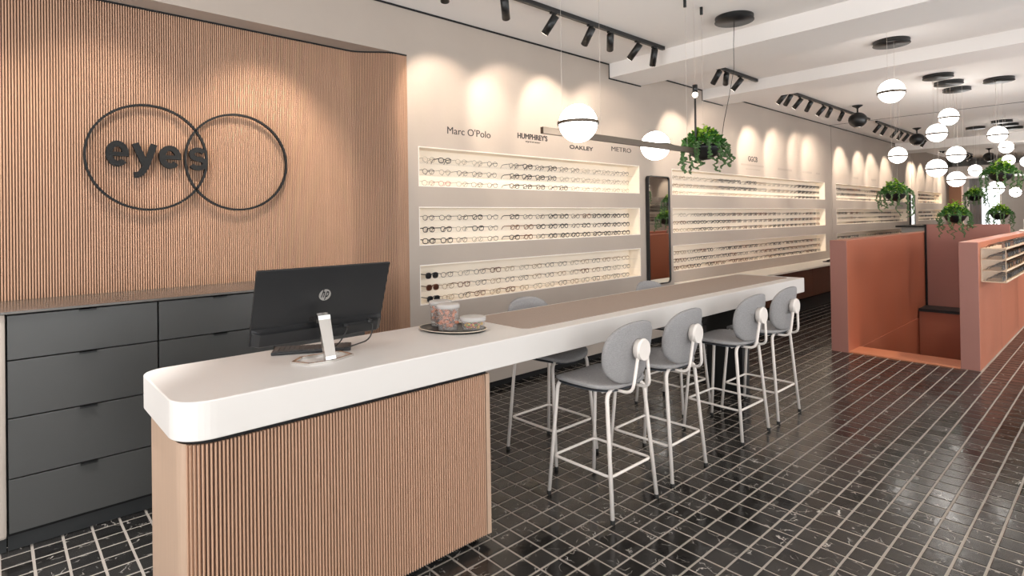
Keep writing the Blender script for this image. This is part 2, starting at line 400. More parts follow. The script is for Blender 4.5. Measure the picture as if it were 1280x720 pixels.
# back wall around the display niches
NX = ((2.53, 5.54), (6.24, 11.42), (12.02, 17.1), (18.2, 21.0)); NZ = ((.826, 1.138), (1.304, 1.606), (1.781, 2.093))
NAMES = {0: 'lower', 1: 'middle', 2: 'upper'}
wb = MB(); yb = WY+.2
def panel(x0, x1):
    inner = [n for n in NX if n[0] > x0 and n[1] < x1]; x = x0
    for a, b in inner:
        wb.box(x, a, WY, yb, 0.06, ZC)
        z = .06
        for c, d in NZ: wb.box(a, b, WY, yb, z, c); z = d
        wb.box(a, b, WY, yb, z, ZC); x = b
    wb.box(x, x1, WY, yb, .06, ZC)
panel(2.43, 11.79); panel(11.81, 17.6); panel(17.62, 22.0)
wb.box(2.43, 22, yb, yb+.05, 0, ZC)
wb.box(X0, 2.43, WY, yb+.3, ZS, ZC)                        # plaster header over the wooden alcove
wb.box(X0, -.95, WY, yb+.05, 0, ZS)
back = struct(wb, 'wall_back', 'plaster', 'warm grey limewashed plaster wall with display niches')
struct(MB().box(11.79, 11.81, WY+.03, yb-.01, .06, ZC).box(17.6, 17.62, WY+.03, yb-.01, .06, ZC), 'trim_6', 'gap', 'narrow vertical joints in the plaster wall')
struct(MB().box(2.44, 22, WY+.03, yb-.02, 0, .06), 'baseboard_back', 'gap', 'black recessed skirting under the plaster wall')
BLOCKN = ('left of the tall mirror', 'right of the tall mirror', 'beyond the wall joint', 'at the far end')
ND = .155
for bi, (a, b) in enumerate(NX):
    for zi, (c, d) in enumerate(NZ):
        m = MB(); t = .004
        m.box(a+.001, b-.001, WY+ND, WY+ND+t, c, d); m.box(a+.0005, a+t, WY+.001, WY+ND, c, d); m.box(b-t, b-.0005, WY+.001, WY+ND, c, d)
        m.box(a, b, WY+.001, WY+ND, c+.0005, c+t); m.box(a, b, WY+.001, WY+ND, d-t, d-.0005)
        m.build('niche_lining', 'niche', back)
        m = MB(); t = .005; e = WY-.002
        m.box(a-t, b+t, e, WY+.004, c-t, c); m.box(a-t, b+t, e, WY+.004, d, d+t); m.box(a-t, a, e, WY+.004, c, d); m.box(b, b+t, e, WY+.004, c, d)
        m.build('niche_frame', 'trimwhite', back)
        for k in (1, 2):
            z = c+.098*k
            MB().box(a+.006, b-.006, WY+.028, WY+ND, z-.002, z).build('shelf', 'acrylic', back)['label'] = 'clear acrylic ledge'

# wooden alcove: fluted back panel, curving forward at its right end
def flute_path():
    pts = [(-.95, WOODY), (2.02, WOODY)]
    for i in range(1, 21):
        t = i/20; s_ = t*t*(3-2*t); pts.append((2.02+.33*t, WOODY-(WOODY-WY-.012)*s_))
    pts.append((2.43, WY+.012)); return pts
def resample(pts, step):
    out = []; carry = 0
    for (x0, y0), (x1, y1) in zip(pts, pts[1:]):
        L = math.hypot(x1-x0, y1-y0); d = carry
        while d < L:
            t = d/L; out.append((x0+(x1-x0)*t, y0+(y1-y0)*t, (x1-x0)/L, (y1-y0)/L)); d += step
        carry = d-L
    return out
def flutes(pts, z0, z1, pitch, depth, side, fill=.72, seg=4):
    """rounded ribs standing proud of a backing, side=+1: outward is right of the path"""
    m = MB()
    for x, y, tx, ty in resample(pts, pitch):
        nx, ny = ty*side, -tx*side; w_ = pitch*fill/2; prof = []
        for i in range(seg+1):
            a = PI*i/seg; u_ = -math.cos(a)*w_; h_ = math.sin(a)**.6*depth if 0 < i < seg else 0
            prof.append((x+tx*u_+nx*h_, y+ty*u_+ny*h_))
        n = len(prof); vs = [(p[0], p[1], z0) for p in prof]+[(p[0], p[1], z1) for p in prof]
        m.add(vs, [(i, i+1, n+i+1, n+i) if side > 0 else (i+1, i, n+i, n+i+1) for i in range(n-1)]+[tuple(range(n)), tuple(range(2*n-1, n-1, -1))], False)
    return m
fp = flute_path()
wp = MB()
for (x0, y0), (x1, y1) in zip(fp, fp[1:]):
    wp.add([(x0, y0, 0), (x1, y1, 0), (x1, y1, ZS), (x0, y0, ZS), (x0, y0+.04, 0), (x1, y1+.04, 0), (x1, y1+.04, ZS), (x0, y0+.04, ZS)], [(0,1,2,3),(5,4,7,6),(3,2,6,7)])
wood = struct(wp, 'wall_alcove', 'groove_shade', 'fluted tan oak panelling in the alcove behind the desk')
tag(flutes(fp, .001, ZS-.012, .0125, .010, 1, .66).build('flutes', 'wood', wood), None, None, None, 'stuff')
m = MB()
for (x0, y0), (x1, y1) in zip(fp, fp[1:]): m.add([(x0, y0-.012, ZS-.012), (x1, y1-.012, ZS-.012), (x1, y1-.012, ZS-.001), (x0, y0-.012, ZS-.001), (x0, y0, ZS-.012), (x1, y1, ZS-.012)], [(0,1,2,3),(0,4,5,1)])
m.build('top_gap', 'gap', wood)

# left end of the alcove, walls out of the frame, far end wall
struct(MB().box(X0-.1, X0, YR, 4.2, 0, .3).box(X0-.1, X0, YR, 4.2, 2.85, ZC).box(X0-.1, X0, YR, -2.2, .3, 2.85).box(X0-.1, X0, 3.2, 4.2, .3, 2.85),
       'wall_street', 'plaster', 'shop front wall with the wide window')
wr = MB(); wr.box(X0, -1.8, YR-.1, YR, 0, ZC).box(-1.8, 3.8, YR-.1, YR, 0, .3).box(-1.8, 3.8, YR-.1, YR, 2.85, ZC)
wr.box(3.8, 5.2, YR-.1, YR, 0, ZC).box(5.2, 12, YR-.1, YR, 0, .3).box(5.2, 12, YR-.1, YR, 2.85, ZC).box(12, 13, YR-.1, YR, 0, ZC); wr.box(13, 20, YR-.1, YR, 0, 1.25); wr.box(13, 20, YR-.1, YR, 2.15, ZC); wr.box(20, XE, YR-.1, YR, 0, ZC)
wr.box(13, 20, YR-.25, YR-.2, 1.2, 2.2).box(13, 20, YR-.2, YR-.1, 1.60, 1.68)
struct(wr, 'wall_opposite', 'plaster', 'plaster wall across the shop, seen only in the mirror')
for nm, lb, a in (('window_1', 'wide shop window behind the counter end', (X0-.06, X0-.05, -2.2, 3.2)),):
    o = struct(MB().box(a[0], a[1], a[2], a[3], .3, 2.85), nm, 'pane', lb)
    MB().box(X0-.08, X0-.02, .45, .52, .3, 2.85).build('mullion', 'blackmetal', o)
o = struct(MB().box(-1.8, 3.8, YR-.06, YR-.05, .3, 2.85), 'window_2', 'pane', 'wide shop window across from the fluted alcove')
MB().box(.95, 1.02, YR-.08, YR-.02, .3, 2.85).build('mullion', 'blackmetal', o)
o = struct(MB().box(5.2, 12, YR-.06, YR-.05, .3, 2.85), 'window_added', 'pane', 'added unseen fill-light window across from the display niches')  # unseen window, added to brighten the far half
MB().box(8.57, 8.63, YR-.08, YR-.02, .3, 2.85).build('mullion', 'blackmetal', o)
we = MB(); we.box(XE, XE+.15, YR, 2.85, 0, ZC).box(XE, XE+.15, 3.72, 4.3, 0, ZC).box(XE, XE+.15, 2.85, 3.72, 2.35, ZC).box(XE, XE+.15, 2.85, 3.72, 0, .12)
struct(we, 'wall_far', 'greywall', 'pale grey end wall with the bright window')
o = struct(MB().box(XE+.06, XE+.07, 2.85, 3.72, .12, 2.35), 'window_3', 'pane', 'bright window in the end wall')
MB().box(XE+.02, XE+.1, 2.85, 2.9, .12, 2.35).box(XE+.02, XE+.1, 3.67, 3.72, .12, 2.35).box(XE+.02, XE+.1, 2.9, 3.67, 2.3, 2.35).build('window_frame', 'trimwhite', o)
struct(MB().box(22, XE, 4.12, 4.3, 0, ZC), 'wall_recess', 'greywall', 'pale wall turning back near the end window')
struct(MB().box(22.0, 22.3, 3.55, 4.12, 0, 2.6), 'trim_7', 'salmon', 'salmon painted pier at the far end')
struct(MB().box(22.0, XE, 2.2, 4.12, 2.62, 2.92), 'trim_8', 'ceiling', 'white bulkhead over the far end')
cb = thing('curtain', 'grey curtain panel hanging beside the bright end window', 'curtain', (23.4, 3.42, 0))
for k in range(5): MB().tube([(0, (k-2)*.06, .02), (0, (k-2)*.06, 2.58)], .036, 8).build('curtain_fold', 'greypanel', cb)

# ------------------------------------------------------------------ stairwell walls in terracotta
ZT = 1.216
def red_wall(name, x0, x1, y0, y1, label, endmat='redpink'):
    o = thing(name, label, 'partition', (x0, (y0+y1)/2, 0)); yc = (y0+y1)/2
    m = MB().cbox(0.006, x1-x0, y0-yc, y1-yc, -.001, ZT, .006); m.build('panel', 'red', o)
    MB().cbox(0, .008, y0-yc+.002, y1-yc-.002, 0, ZT-.002, .002).build('end_panel', endmat, o)  # end face with the daylight tint in its colour
    return o
lw = red_wall('stair_partition', 6.83, 13.2, 2.10, 2.27, 'long terracotta partition wall on the left of the stairwell')
rw = red_wall('stair_partition', 6.86, 17.0, .99, 1.14, 'terracotta partition wall carrying the sunglasses display shelves')
for x in (1.28, 2.62, 4.2): MB().box(x, x+.006, -.0757, -.0745, .02, ZT-.01).build('seam', 'sideinset', rw)
struct(MB().box(6.85, 7.20, 1.141, 2.099, -.2, .012), 'trim_9', 'redstep', 'low terracotta sill at the top of the stairs')
for nm, bx in (('left', (7.2, HX1, HY1-.006, HY1+.15, -2.8, -.001)), ('right', (7.2, HX1, HY0-.13, HY0+.006, -2.8, -.001)), ('front', (7.12, 7.2, HY0, HY1, -2.8, -.2)), ('end', (HX1, HX1+.1, HY0, HY1, -2.8, 0))):
    struct(MB().box(*bx), 'wall_'+nm, 'red', 'terracotta %s side of the stair shaft' % nm)
struct(MB().box(7.1, HX1, HY0, HY1, -2.9, -2.8), 'floor', 'black', 'dark floor at the bottom of the stairs')
st = thing('staircase', 'dark stairs going down between the terracotta partitions', 'staircase', (7.21, 1.62, -.18))
for k in range(9): MB().box(.28*k, .28*(k+1)+.02, -.470, .470, -.18*k-.2, -.18*k-.16).build('step', 'black', st)
bp_ = thing('stair_back_panel', 'pinkish terracotta panel closing the far end of the stairwell', 'partition', (10.25, 1.6, 0))
MB().box(0, .06, -.46, .495, .02, 1.33).build('panel', 'redpink', bp_)
MB().box(-.03, .0, .475, .495, .02, 1.33).build('dark_edge', 'gap', bp_)
ld = thing('stair_ledge', 'dark ledge on a terracotta box at the far end of the stairwell', 'ledge', (9.8, 1.62, -.9))
MB().box(0, .38, -.47, .47, .3, 1.0).build('box', 'red', ld); MB().box(-.03, .39, -.47, .47, 1.0, 1.04).build('top', 'black', ld)
hr = thing('handrail', 'white stair handrail end beside the right terracotta partition', 'handrail', (8.9, 1.20, -.0))
MB().tube([(-.9, 0, .96), (.9, 0, .76)], .022, 10).build('rail', 'trimwhite', hr)
for x in (-.7, .7): MB().tube([(x, 0, .86-x*.11), (x, 0, .80-x*.11), (x, -.058, .80-x*.11)], .009, 8).build('bracket', 'trimwhite', hr)

# ------------------------------------------------------------------ eyeglasses
def glasses_mb(style):
    """front in the XZ plane at y=0, base at z=0, temples going to +Y"""
    r = {'thick': .0036, 'thin': .0022, 'sun': .0034}[style]
    fr = MB(); hw, hh = (.0245, .0205) if style != 'sun' else (.027, .023)
    zc = hh+r; ex = 2.0 if style == 'thin' else 2.6
    def loop(sx):
        out = []
        for i in range(12):
            a = 2*PI*i/12; c, s_ = math.cos(a), math.sin(a)
            out.append((sx*.034+hw*math.copysign(abs(c)**(2/ex), c), -.004*abs(c)*sx*0, zc+hh*math.copysign(abs(s_)**(2/ex), s_)))
        return out
    for sx in (-1, 1): fr.tube(loop(sx), r, 4, closed=True)
    fr.tube([(-.0105, 0, zc+.006), (0, -.002, zc+.010), (.0105, 0, zc+.006)], r, 4)
    for sx in (-1, 1): fr.tube([(sx*(.034+hw-.001), 0, zc+.010), (sx*(.034+hw+.006), .003, zc+.012)], r*1.2, 4)
    te = []
    for sx in (-1, 1):
        X = sx*(.034+hw+.006)
        te.append(MB().tube([(X, .002, zc+.012), (X, .075, zc+.011), (X*.985, .098, zc+.004), (X*.97, .118, .004)], r*.95, 4))
    ln = []
    for sx in (-1, 1):
        L = loop(sx); ln.append(MB().add([(x, -.001, z) for x, _, z in L]+[(x, .001, z) for x, _, z in L], [tuple(range(12)), tuple(range(23, 11, -1))]))
    return fr, te, ln
STY = [('thick', 'glblack', 'black'), ('thin', 'gldark', 'dark wire'), ('thick', 'glbrown', 'tortoiseshell'), ('thin', 'glclear', 'pale clear'), ('thin', 'glgold', 'gold wire'), ('thin', 'glred', 'rose wire')]
PROTO = []
for st_, ma, nm in STY:
    fr, te, ln = glasses_mb(st_); fme = fr.mesh('eyeglasses'); fme.materials.append(M[ma])
    tms = []
    for t in te: q = t.mesh('temple'); q.materials.append(M[ma]); tms.append(q)
    whole = MB(); whole.add(fr.v, fr.f, True)
    for t in te: whole.add(t.v, t.f, True)
    wme = whole.mesh('eyeglasses'); wme.materials.append(M[ma]); PROTO.append((fme, tms, wme, whole, ma))
frs, tes, lns = glasses_mb('sun')
def sunglass_meshes(fm, lm):
    a = frs.mesh('sunglasses'); a.materials.append(M[fm]); b = []
    for t in tes: q = t.mesh('temple'); q.materials.append(M[fm]); b.append(q)
    c = []
    for t in lns: q = t.mesh('lens'); q.materials.append(M[lm]); c.append(q)
    return a, b, c
SUNS = [sunglass_meshes('glblack', 'lensdark'), sunglass_meshes('glbrown', 'lensbrown'), sunglass_meshes('gldark', 'lensdark')]
ORD = ['first', 'second', 'third', 'fourth', 'fifth', 'sixth', 'seventh', 'eighth', 'ninth', 'tenth', 'eleventh', 'twelfth', 'thirteenth', 'fourteenth', 'fifteenth', 'sixteenth', 'seventeenth', 'eighteenth']
ROWN = ('bottom', 'middle', 'top'); rg = random.Random(11)
def place_glasses(x, z, k, label, grp, parts, rz, y=WY+.034):
    fme, tms, wme, whole, ma = PROTO[k]
    o = bpy.data.objects.new('eyeglasses', fme if parts else wme); C.objects.link(o)
    o.location = (x, y, z+.0005); o.rotation_euler = (0, 0, rz); tag(o, label, 'eyeglasses', grp)
    if parts:
        for t in tms: link('temple', t, o)
def place_sun(i, x, y, z, rz, label, grp):
    a, b, c = SUNS[i]; o = link('sunglasses', a, None, (x, y, z+.0005), (0, 0, rz)); tag(o, label, 'sunglasses', grp)
    for t in b: link('temple', t, o)
    for t in c: link('lens', t, o)
# block one: every pair is a thing with its temples
L0 = [2.64+.172*i for i in range(5)]; R0 = [3.60+.172*i for i in range(11)]
PAL = {(2, 2): [3, 0, 3, 3, 1]+[1, 0, 1, 0, 1, 1, 3, 3, 3, 3, 1], (2, 1): [1, 3, 1, 1, 1]+[0, 0, 0, 0, 3, 3, 3, 3, 3, 3, 3], (2, 0): [3, 5, 3, 1, 1]+[0, 0, 0, 1, 0, 3, 3, 3, 3, 3, 3]}
for zi in range(3):
    for r_ in range(3):
        z = NZ[zi][0]+(.004 if r_ == 0 else .098*r_)
        xs = (L0+R0) if zi else [2.64+.178*i for i in range(16)]
        for k, x in enumerate(xs):
            if zi == 2: s_ = PAL[(2, r_)][k]
            elif zi == 1: s_ = rg.choice([0, 1, 1, 3] if k < 5 else [0, 0, 0, 2, 1])
            else: s_ = rg.choice([1, 1, 4, 4, 3, 2])
            rz = rg.uniform(-.10, .10); x += rg.uniform(-.008, .008)
            where = '%s from left, %s row, %s niche left of the mirror' % (ORD[k], ROWN[r_], NAMES[zi])
            if zi == 0 and k == 0:
                place_sun(1 if r_ == 1 else 0, x+.03, WY+.034, z, 0, ('brown' if r_ == 1 else 'black')+' sunglasses, leftmost on the %s row of the lower niche left of the mirror' % ROWN[r_], 'sunglasses at the left of the lower niche')
            else:
                place_glasses(x, z, s_, STY[s_][2]+' glasses, '+where, 'eyeglasses in the %s niche left of the mirror' % NAMES[zi], True, rz)
# block two: nearest pairs as things, the rest joined
for zi in range(3):
    for r_ in range(3):
        z = NZ[zi][0]+(.004 if r_ == 0 else .098*r_); stuff = {}
        n = 29
        for k in range(n):
            x = 6.36+.172*k; tone = rg.random()
            if zi == 2: s_ = 0 if 6 < k < 14 and r_ or k > 22 else rg.choice([3, 3, 4, 1])
            else: s_ = rg.choice([0, 0, 1, 1, 2]) if k % 14 > 2 else rg.choice([1, 3, 4, 2])
            if rg.random() < .05: continue
            if k < 12: place_glasses(x, z, s_, '%s glasses, %s from left, %s row, %s niche right of the mirror' % (STY[s_][2], ORD[k], ROWN[r_], NAMES[zi]), 'glasses right of the mirror, %s niche, %s row' % (NAMES[zi], ROWN[r_]), False, rg.uniform(-.1, .1))
            else:
                mb = stuff.setdefault(s_, MB()); src = PROTO[s_][3]
                mb.add([(v[0]+x, v[1]+WY+.034, v[2]+z+.0005) for v in src.v], src.f, True)
        for s_, mb in stuff.items():
            # origin near the row
            mb.v = [(a-9, b-WY, c_-z) for a, b, c_ in mb.v]
            tag(mb.build('eyeglasses', PROTO[s_][4], None, (9, WY, z)), '%s glasses on the far half, %s row, %s niche right of the mirror' % (STY[s_][2], ROWN[r_], NAMES[zi]), 'eyeglasses', None, 'stuff')
for bi, (x0, x1) in ((2, NX[2]), (3, NX[3])):
    for zi in range(3):
        stuff = {}
        for r_ in range(3):
            z = NZ[zi][0]+(.004 if r_ == 0 else .098*r_)
            for k in range(int((x1-x0-.2)/.172)):
                s_ = rg.choice([0, 0, 1, 1, 2]) if (k+r_*2) % 13 > 3 else 3
                if rg.random() < .1: continue
                mb = stuff.setdefault(s_, MB()); src = PROTO[s_][3]; x = x0+.12+.172*k
                mb.add([(v[0]+x-x0, v[1]+.034, v[2]+z+.0005) for v in src.v], src.f, True)
        for s_, mb in stuff.items():
            tag(mb.build('eyeglasses', PROTO[s_][4], None, (x0, WY, 0)), 'distant rows of %s glasses in the %s niche %s' % (STY[s_][2], NAMES[zi], BLOCKN[bi]), 'eyeglasses', None, 'stuff')
# mirrored display across the shop (seen in the tall mirror)
mb = MB(); src = PROTO[0][3]
for k in range(38):
    for z in (1.252, 1.36, 1.47, 1.682, 1.79, 1.90):
        mb.add([(v[0]+.18*k, -v[1], v[2]+z) for v in src.v], src.f, True)
tag(mb.build('eyeglasses', 'glblack', None, (13.1, YR-.06, 0)), 'rows of dark glasses across the shop, seen only in the mirror', 'eyeglasses', None, 'stuff')
m = MB()
for z in (1.36, 1.47, 1.79, 1.90): m.box(13, 20, YR-.2, YR-.03, z-.004, z)
struct(m, 'trim_10', 'shelf', 'thin shelves across the shop')

# ------------------------------------------------------------------ tall mirrors
def tall_mirror(x0, x1, z0, z1, label, y=WY, gm='mirror'):
    o = thing('wall_mirror', label, 'mirror', ((x0+x1)/2, y-.002, z0)); h = z1-z0; w_ = (x1-x0)/2; R_ = .05
    out = rrect(-w_, w_, 0, h, R_); inn = rrect(-w_+.011, w_-.011, .011, h-.011, R_-.009)
    n = len(out); vs = []
    for y_ in (-.045, 0): vs += [(a, y_, b) for a, b in out]
    for y_ in (-.045, -.01): vs += [(a, y_, b) for a, b in inn]
    fs = []
    for i in range(n):
        j = (i+1) % n; fs += [(i, i+n, j+n, j), (i, j, j+2*n, i+2*n), (i+2*n, j+2*n, j+3*n, i+3*n)]
    MB().add(vs, fs).build('frame', 'blackmetal', o)
    MB().add([(a, -.034, b) for a, b in inn], [tuple(range(n))]).build('mirror_glass', gm, o)
    return o
tall_mirror(5.66, 6.115, .70, 1.99, 'tall black framed mirror with rounded corners between the glasses niches')
tall_mirror(17.28, 17.72, .7, 1.98, 'narrow distant mirror between the far display niches', gm='greyreflection')  # its reflection is a painted grey

# ------------------------------------------------------------------ brand lettering on the wall
for nm, txt, x0, x1, z0, z1, bold in (('Marc', "Marc O'Polo", 2.814, 3.287, 2.225, 2.287, .0), ('Hum', "HUMPHREY'S", 3.62, 4.016, 2.258, 2.308, .006), ('Oak', 'OAKLEY', 4.343, 4.711, 2.212, 2.250, .008), ('Met', 'METRO', 5.03, 5.39, 2.236, 2.286, 0), ('Gg', 'GGCB', 8.32, 8.63, 2.315, 2.39, .012)):
    t = thing('brand_lettering', {'Marc': "black serif-like lettering reading Marc O'Polo on the plaster wall", 'Hum': "black capital lettering reading HUMPHREY'S eyewear on the plaster wall", 'Oak': 'black capital lettering reading OAKLEY under the near globe lamp', 'Met': 'thin capital lettering reading METRO beside the second globe lamp', 'Gg': 'small bold black lettering above the far niche right of the mirror'}[nm], 'sign', (0, 0, 0))
    if nm == 'Marc':
        me = fit_text('letters', txt, 'lettering', x0, x1, z0, z1, WY-.0015, bold, .001, t)
    else:
        o = fit_text('letters', txt, 'lettering', x0, x1, z0, z1, WY-.0015, 0, .001, t)
        if bold: embolden(o, .0022)
    if nm == 'Hum': fit_text('small_letters', 'eyewear', 'lettering', 3.72, 3.92, 2.222, 2.240, WY-.0015, 0, .001, t)
    if nm == 'Gg': MB().box(8.1, 8.85, WY-.002, WY-.0005, 2.245, 2.27).box(8.25, 8.72, WY-.002, WY-.0005, 2.19, 2.203).build('underline', 'faint', t)
    t.location = ((x0+x1)/2, WY, z0)
    for ch in t.children: ch.location = (-(x0+x1)/2, -WY, -z0)
for i, (x, w_) in enumerate(((7.5, .25), (9.65, .55), (10.6, .4), (11.1, .18), (13.2, .3), (14.4, .35), (15.6, .3))):
    o = MB().box(-w_/2, w_/2, -.002, -.0005, 0, .035).build('brand_mark', 'faint', None, (x, WY, 2.23))
    tag(o, ['small pale grey square mark right of the near hanging plant', 'faint grey mark right of the bold black lettering', 'faint grey mark, third from the wall joint', 'last faint mark before the wall joint', 'first faint mark beyond the wall joint', 'second faint mark beyond the wall joint', 'third faint mark beyond the wall joint'][i], 'sign', 'small marks over the niches')

# ------------------------------------------------------------------ sign with two rings
sg = thing('wall_sign', 'black metal sign of two overlapping rings with the word eyes', 'sign', (.95, WOODY-.01, 1.905))
def ring(cx, r):
    m = MB(); n = 72
    vs = []
    for y in (-.044, -.022):
        for rr in (r-.0125, r): vs += [(cx+rr*math.cos(2*PI*i/n), y, rr*math.sin(2*PI*i/n)) for i in range(n)]
    fs = []
    for i in range(n):
        j = (i+1) % n; fs += [(i, j, n+j, n+i), (2*n+i, 3*n+i, 3*n+j, 2*n+j), (n+i, n+j, 3*n+j, 3*n+i), (i, 2*n+i, 2*n+j, j)]
    return m.add(vs, fs)
for cx in (-.248, .258):
    o = ring(cx, .320).build('ring', 'signblack', sg)
    for a in (.15*PI, .85*PI, 1.2*PI, 1.75*PI): MB().tube([(cx+.314*math.cos(a), -.024, .314*math.sin(a)), (cx+.314*math.cos(a), .006, .314*math.sin(a))], .003, 6).build('standoff', 'signblack', sg)
def stroke(m, P, w, y0, y1):
    P = [Vector((a, b)) for a, b in P]; L_, R_ = [], []
    for i, p in enumerate(P):
        d = ((P[min(i+1, len(P)-1)]-p).normalized() if i < len(P)-1 else Vector((0, 0)))+((p-P[i-1]).normalized() if i else Vector((0, 0)))
        d.normalize(); q = Vector((-d.y, d.x))*w/2; L_.append(p+q); R_.append(p-q)
    n = len(P); vs = [(v.x, y0, v.y) for v in L_]+[(v.x, y0, v.y) for v in R_]+[(v.x, y1, v.y) for v in L_]+[(v.x, y1, v.y) for v in R_]; fs = []
    for i in range(n-1): fs += [(i, i+1, n+i+1, n+i), (2*n+i+1, 2*n+i, 3*n+i, 3*n+i+1), (i+1, i, 2*n+i, 2*n+i+1), (n+i, n+i+1, 3*n+i+1, 3*n+i)]
    fs += [(0, n, 3*n, 2*n), (n-1, 3*n-1, 4*n-1, 2*n-1)]
    m.add(vs, fs)
def arc(cx, cy, rx, ry, a0, a1, n=22): return [(cx+rx*math.cos(math.radians(a0+(a1-a0)*i/n)), cy+ry*math.sin(math.radians(a0+(a1-a0)*i/n))) for i in range(n+1)]
for ch, x0, x1, z0, z1 in (('e', .485, .600, 1.843, 1.993), ('y', .612, .745, 1.782, 1.985), ('e', .752, .870, 1.843, 1.985), ('s', .910, 1.022, 1.838, 1.985)):
    m = MB(); w_ = .033; cx = (x0+x1)/2-.95; cz = (z0+z1)/2-1.905; hx = (x1-x0)/2-w_/2; hz = (z1-z0)/2-w_/2; Y0, Y1 = -.047, -.022
    if ch == 'e':
        stroke(m, arc(cx, cz, hx, hz, 2, 318, 30), w_, Y0, Y1); stroke(m, [(cx-hx, cz-.002), (cx+hx+w_/2-.001, cz-.002)], .024, Y0+.0004, Y1)
    elif ch == 's':
        up = arc(cx, cz+hz/2, hx*.92, hz/2, 25, 262, 16); lo = arc(cx, cz-hz/2, hx, hz/2, 82, -155, 16)
        stroke(m, up+lo, w_*.92, Y0, Y1)
    else:
        T = z1-1.905; B = z0-1.905; l, r2 = x0-.95+.018, x1-.95-.018
        stroke(m, [(l, T), (cx+.006, 1.85-1.905)], .036, Y0+.0004, Y1); stroke(m, [(r2, T), (cx+.006, 1.85-1.905), (cx-.018, B+.028), (cx-.036, B+.016), (cx-.056, B+.015)], .034, Y0, Y1)
    m.build('letter', 'signblack', sg)
    MB().tube([(cx-.03 if ch != 'y' else cx, -.024, 0), (cx-.03 if ch != 'y' else cx, .006, 0)], .003, 6).build('standoff', 'signblack', sg)

# ------------------------------------------------------------------ drawer cabinets under the alcove
ZTOP = 1.098; ROWS = [(.090, .335), (.341, .613), (.619, .880), (.886, 1.090)]
ORDC = ('left drawer cabinet of the anthracite row', 'middle drawer cabinet, half hidden behind the monitor', 'right drawer cabinet hidden behind the monitor and counter')
for ci, (a, b) in enumerate(((.045, .648), (.648, 1.25), (1.25, 1.85))):
    t = thing('drawer_cabinet', 'anthracite '+ORDC[ci], 'cabinet', ((a+b)/2, 3.77, 0), 0, 'anthracite drawer cabinets'); w_ = (b-a)/2
    MB().box(-w_+.001, w_-.001, -.245, .255, .07, ZTOP-.002).build('body', 'gap', t)
    MB().box(-w_, w_, -.235, -.2, 0, .085).build('plinth', 'plinth', t)
    for z0, z1 in ROWS:
        d = MB().cbox(-w_+.004, w_-.004, -.27, -.247, z0, z1, .0018).build('drawer', 'anthracite', t)
        MB().box(-.035, .035, -.282, -.25, z1-.0005, z1+.003).box(-.035, .035, -.282, -.279, z1-.008, z1+.003).build('handle', 'black', d)
tp = MB().cbox(.02, 1.87, 3.488, 4.028, ZTOP, ZTOP+.012, .002); o = tp.build('cabinet_top', 'anthtop', None)
o.location = (0, 0, 0); tag(o, 'thin dark grey top slab lying on the drawer cabinets', 'worktop')
o = MB().cbox(-.06, .042, 3.5, 4.02, .07, ZTOP, .012).build('side_panel', 'plaster'); tag(o, 'pale grey side panel standing left of the drawer cabinets', 'panel')
MB().box(.01, .04, 3.53, 4.0, 0, .07).build('plinth', 'plinth', o)

# ------------------------------------------------------------------ reception desk
CX0, CX1, CY0, CY1, CZ0, CZ1 = .42, 5.43, 2.02, 2.625, .802, .930
ct = thing('bar_counter', 'long thick white counter top with a rounded left end', 'counter', (2.9, 2.33, CZ0))
def slab(pts, z0, z1, r, seg=4):
    """rounded-edge slab from an outline: small roundover along the upper and lower rim"""
    n = len(pts); cx = sum(p[0] for p in pts)/n; cy = sum(p[1] for p in pts)/n; m = MB(); rings = []
    def inset(d):
        out = []
        for i in range(n):
            a, b, c = Vector(pts[i-1]), Vector(pts[i]), Vector(pts[(i+1) % n])
            n1 = Vector((-(b-a).y, (b-a).x)); n2 = Vector((-(c-b).y, (c-b).x))
            nn = (n1.normalized()+n2.normalized()).normalized() if n1.length and n2.length else (n1 if n1.length else n2).normalized()
            out.append(b+nn*d)
        return out
    for i in range(seg+1): a = PI/2*i/seg; rings.append((r*(1-math.sin(a)), z0+r*(1-math.cos(a))))
    for i in range(seg+1): a = PI/2*i/seg; rings.append((r*(1-math.cos(a)), z1-r*(1-math.sin(a))))
    vs = []
    for d, z in rings: vs += [(p.x, p.y, z) for p in inset(d)]
    fs = [tuple(range(n-1, -1, -1)), tuple((len(rings)-1)*n+i for i in range(n))]
    for k in range(len(rings)-1):
        for i in range(n): j = (i+1) % n; fs.append((k*n+i, k*n+j, (k+1)*n+j, (k+1)*n+i))
    return m.add(vs, fs)
def dedupe(p):
    out = []
    for q in p:
        if not out or math.dist(q, out[-1]) > 1e-5: out.append(q)
    return out
mb = slab([(x-2.9, y-2.33) for x, y in rrect(CX0, CX1, CY0, CY1, (.115, .006, .006, .09), 10)], 0, CZ1-CZ0, .005, 3)
mb.build('top', 'white', ct)
mb = MB().prism([(x-2.9, y-2.33) for x, y in rrect(2.03, 5.35, 2.125, 2.60, (.05, .05, .04, .04), 6)], CZ1-CZ0, CZ1-CZ0+.0022)
tag(mb.build('desk_mat', 'felt', ct), 'taupe felt inlay')
dk = thing('reception_desk', 'fluted oak reception desk base with a rounded front corner', 'desk', (1.07, 2.34, 0))
fpt = []
for i in range(13): a = PI+PI/2*i/12; fpt.append((.445+.105+.105*math.cos(a), 2.05+.105+.105*math.sin(a)))
front = [(x-1.07, y-2.34) for x, y in fpt[5:]]+[(1.685-1.07, 2.05-2.34)]
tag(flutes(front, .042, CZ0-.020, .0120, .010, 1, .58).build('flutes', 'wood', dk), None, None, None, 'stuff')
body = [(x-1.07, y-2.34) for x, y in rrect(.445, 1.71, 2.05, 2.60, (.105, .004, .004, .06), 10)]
MB().prism(body, .04, CZ0-.020).build('body', 'groove_shade', dk)  # backing holds the shade of the grooves in its colour
